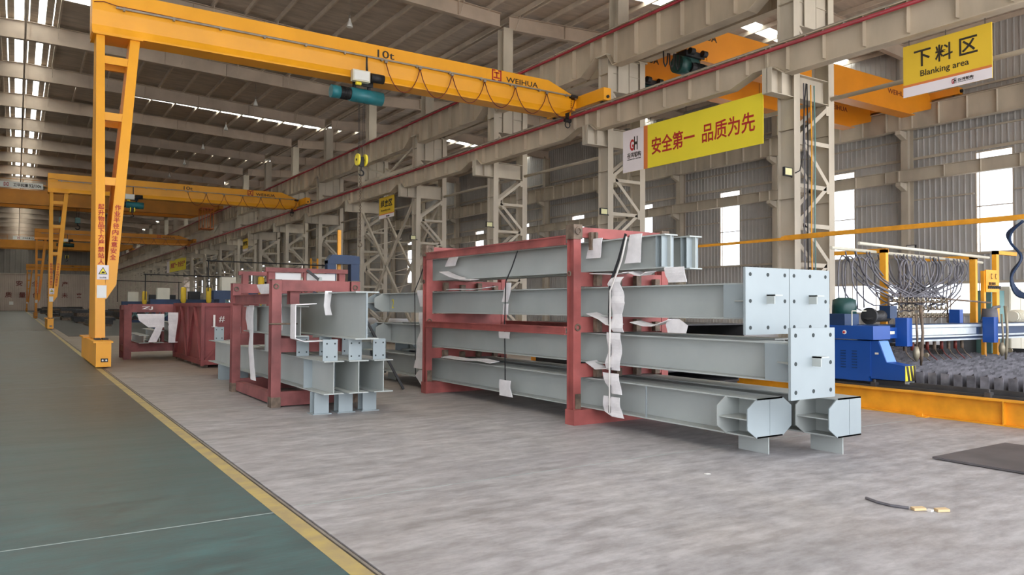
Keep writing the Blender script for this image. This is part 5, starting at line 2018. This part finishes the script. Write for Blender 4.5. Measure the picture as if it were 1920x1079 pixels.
# yellow board on its post and cabinet behind
t = thing('control_stand', 'yellow board with two hooks on yellow posts, right of the hose posts', 'control stand', (17.6, 8.2, 0))
MB().box(17.15, 17.7, 8.0, 8.03, 1.95, 2.42).build('board', M['ydirty'], t)
MB().box(17.12, 17.2, 8.03, 8.1, 0, 2.4).build('post', M['ydirty'], t)
MB().box(17.66, 17.78, 8.03, 8.12, 0, 2.85).build('post', M['ydirty'], t)
MB().box(17.66, 18.6, 8.03, 8.12, 2.77, 2.85).build('arm', M['ydirty'], t)
b = MB()
for x in (17.36, 17.54):
    b.tube([(x + .03, 7.985, 2.33), (x - .01, 7.985, 2.34), (x - .025, 7.985, 2.28), (x + .0, 7.985, 2.23), (x + .03, 7.985, 2.24)], .006, 5)
b.build('hook', M['black'], t)
b = MB()
for i in range(5):
    b.cyl((17.27 + i * .06, 7.99, 2.1), (17.27 + i * .06, 7.99, 2.16), .01, 6)
for i in range(6):
    b.bar((17.22 + i * .09, 7.99, 2.03), (17.29 + i * .09, 7.99, 2.08), .02, .03)
    b.bar((17.22 + i * .09, 7.99, 2.08), (17.29 + i * .09, 7.99, 2.03), .02, .02)
b.build('fitting', M['black'], t, kind='stuff')
t = thing('electric_cabinet', 'cream electric cabinet at the right edge behind the cutting machine', 'cabinet', (19.2, 9.2, 0))
MB().box(19.3, 20.3, 8.5, 9.0, .1, 2.12).build('body', M['cream'], t)
for x in (19.32, 19.81):
    MB().box(x, x + .47, 8.485, 8.5, .15, 2.07).build('door', M['cream'], t)
MB().box(19.3, 20.3, 8.52, 9.0, 0, .1).build('plinth', M['hose'], t)
t = thing('tank', 'pale green tank standing between yellow board posts', 'tank', (18.0, 9.4, 0))
MB().box(18.0, 18.6, 8.3, 8.7, 0, 2.0).build('tank_body', M['tank'], t)
# the long yellow boom and its festoon loops
t = thing('festoon_boom', 'long yellow boom running along above the cutting machine', 'boom', (19.1, 11, 3.6))
MB().box(19.05, 19.15, 4.0, 14.5, 3.62, 3.74).build('boom', M['ydirty'], t)
MB().box(19.06, 19.14, 13.2, 18.8, 3.60, 3.68).build('boom_extension', M['ydirty'], t)
MB().box(19.08, 19.5, 14.5, 14.62, 3.62, 3.72).build('wall_bracket', M['ydirty'], t)
b = MB()
b.box(19.02, 19.18, 7.95, 8.2, 3.54, 3.62)
b.build('cable_trolley', M['alu'], t)
for i in range(4):
    xx, yy = 18.95 + i * .05, 8.0 + i * .02
    tag(MB().tube(smooth([(xx, yy + .05, 3.58), (xx, yy + .28 + i * .03, 3.35), (xx - .02, yy + .3, 3.1), (xx - .1, yy + .05, 2.75), (xx - .2, yy + .22, 2.3 + i * .03), (xx - .2, yy + .1, 1.9 + i * .04), (xx - .1, yy - .2, 1.9), (xx, yy - .3, 2.4), (xx, yy - .05, 2.8), (xx, yy - .2, 3.3), (xx, yy + .0, 3.58)], 5), .03, 6).build('cable_loop', M['bluedark'], smooth=True),
        'dark blue cable bundle looped at the right edge under the yellow boom', 'cable', 'looped cables under the boom')

# ------------------------------------------------------------------ blue arch frame and welding gantries in the middle distance
t = thing('arch_frame', 'blue steel arch frame behind the small rack, with yellow stop post', 'frame', (8.2, 22, 0))
b = MB()
b.box(8.45, 8.72, 21.9, 22.15, 0, 3.1)
b.build('leg', M['bluedark'], t)
MB().box(7.72, 7.98, 21.9, 22.15, .0, 2.95).build('leg', M['bluedark'], t)
MB().prism([(7.72, 2.95), (7.85, 3.12), (8.6, 3.12), (8.72, 3.0), (8.72, 2.85), (7.72, 2.85)], 'y', 21.88, 22.17).build('head_beam', M['bluedark'], t)
MB().box(8.14, 8.24, 22.2, 22.26, 0, 3.9).build('guide_post', M['ydirty'], t)


def welder(x0, x1, y, zb, lab, two=True):
    t = thing('welding_gantry', lab, 'welding machine', ((x0 + x1) / 2, y, 0))
    for x in (x0, x1 - .3):
        MB().box(x, x + .3, y - .6, y + .6, 0, zb).build('leg', M['bluedark'], t)
    MB().box(x0 - .2, x1 + .2, y - .3, y + .3, zb, zb + .45).build('top_beam', M['bluedark'], t)
    n_ = 3
    for i in range(n_):
        xa = x0 + .3 + (x1 - x0 - .6) * i / n_
        xb = x0 + .3 + (x1 - x0 - .6) * (i + 1) / n_
        for (za, zb_) in ((zb - .9, zb), (zb, zb - .9)):
            MB().bar((xa, y, za), (xb, y, zb_), .1, .1).build('lattice_bar', M['tank'], t)
    MB().box(x0, x1, y - .25, y + .25, zb - 1.1, zb - .9).build('lower_beam', M['bluedark'], t)
    for i in range(2):
        x = x0 + (x1 - x0) * (.42 + .38 * i)
        b = MB()
        b.tube([(x, y - .5, zb - .35), (x, y - .5, zb + .1), (x, y - .5, zb + .35), (x, y - .5, zb + 1.15), (x, y - .5, zb + 1.2)], [.04, .05, .16, .16, .1], 12)
        b.build('flux_hopper', M['sign'], t, smooth=True)
        MB().box(x + .35, x + 1.0, y - .4, y + .1, zb + .45, zb + .95).build('wire_feeder', M['black'], t)
    b = MB()
    b.cyl((x0 - .6, y - .4, zb + 1.95), (x1 + .8, y - .4, zb + 1.9), .035, 6)
    for x in (x0 - .5, x1 + .6):
        b.cyl((x, y - .4, zb + .4), (x, y - .4, zb + 1.95), .03, 6)
    b.build('overhead_rail', M['black'], t)
    MB().box(x0 + .2, x0 + .9, y - .2, y + .3, zb + .45, zb + 1.15).build('control_cabinet', M['cream'], t)
    return t


welder(8.6, 13.6, 41.0, 1.9, 'dark blue welding gantry with two yellow hoppers, above the red crate')
welder(7.0, 10.9, 51.0, 1.5, 'farther dark blue welding gantry with yellow hoppers, above the ZJ rack')
welder(6.6, 9.6, 62.0, 1.4, 'farthest small blue gantry with red boxes, right of nearest crane leg')
# yellow service ladder thing by the columns
t = thing('service_ladder', 'yellow steel ladder frame against a column above the small rack', 'ladder', (18.9, 57, 0))
for x in (18.7, 19.2):
    MB().box(x, x + .12, 56.9, 57.0, 0, 5.2).build('rail', M['ydirty'], t)
for i in range(14):
    MB().box(18.82, 19.2, 56.92, 56.98, .35 * (i + 1), .35 * (i + 1) + .04).build('rung', M['ydirty'], t)

# ------------------------------------------------------------------ stacks of plate and beams lying in the distance
rd = random.Random(5)
spots = []
for i in range(34):
    y = 66 + i * 4.1 + rd.uniform(-1, 1)
    x = (5.0, 9.8, 14.6)[i % 3] + rd.uniform(-.6, .6)
    spots.append((x, y))
for i, (x, y) in enumerate(spots):
    w_, l_ = rd.uniform(1.2, 2.6), rd.uniform(3, 6)
    n_ = rd.randint(2, 5)
    t = thing('plate_stack', 'dark stack of steel plate and sections on the far floor, past the nearest crane leg', 'steel stack', (x, y, 0), 'dark steel stacks on the far floor')
    z = .0
    for q in range(n_):
        h_ = rd.uniform(.12, .32)
        o_ = rd.uniform(-.2, .2)
        MB().box(x - w_ / 2 + o_, x + w_ / 2 + o_, y - l_ / 2, y + l_ / 2, z, z + h_).build('layer', M['darksteel'] if q % 3 else M['rust'], t)
        z += h_
for i, (x, y) in enumerate(((6.0, 37.0), (10.5, 33.5), (13.5, 27.0), (9.8, 27.5), (15.5, 35))):
    ibeam('grey beam lying on low blocks on the floor %s' % ('left of the welding gantries', 'in front of the welding gantries', 'far behind the big rack', 'behind the gap between the racks', 'below the cross braced bay')[i], x, y - 4, y + 4, .2, .65, b=.35)
    b = MB()
    for yy in (y - 3, y + 3):
        b.box(x - .4, x + .4, yy - .1, yy + .1, 0, .2)
    tag(b.build('timber_block', M['rust']), 'pair of blocks under the grey beam %s' % ('left of the welding gantries', 'in front of the welding gantries', 'far behind the big rack', 'behind the gap between the racks', 'below the cross braced bay')[i], 'block')
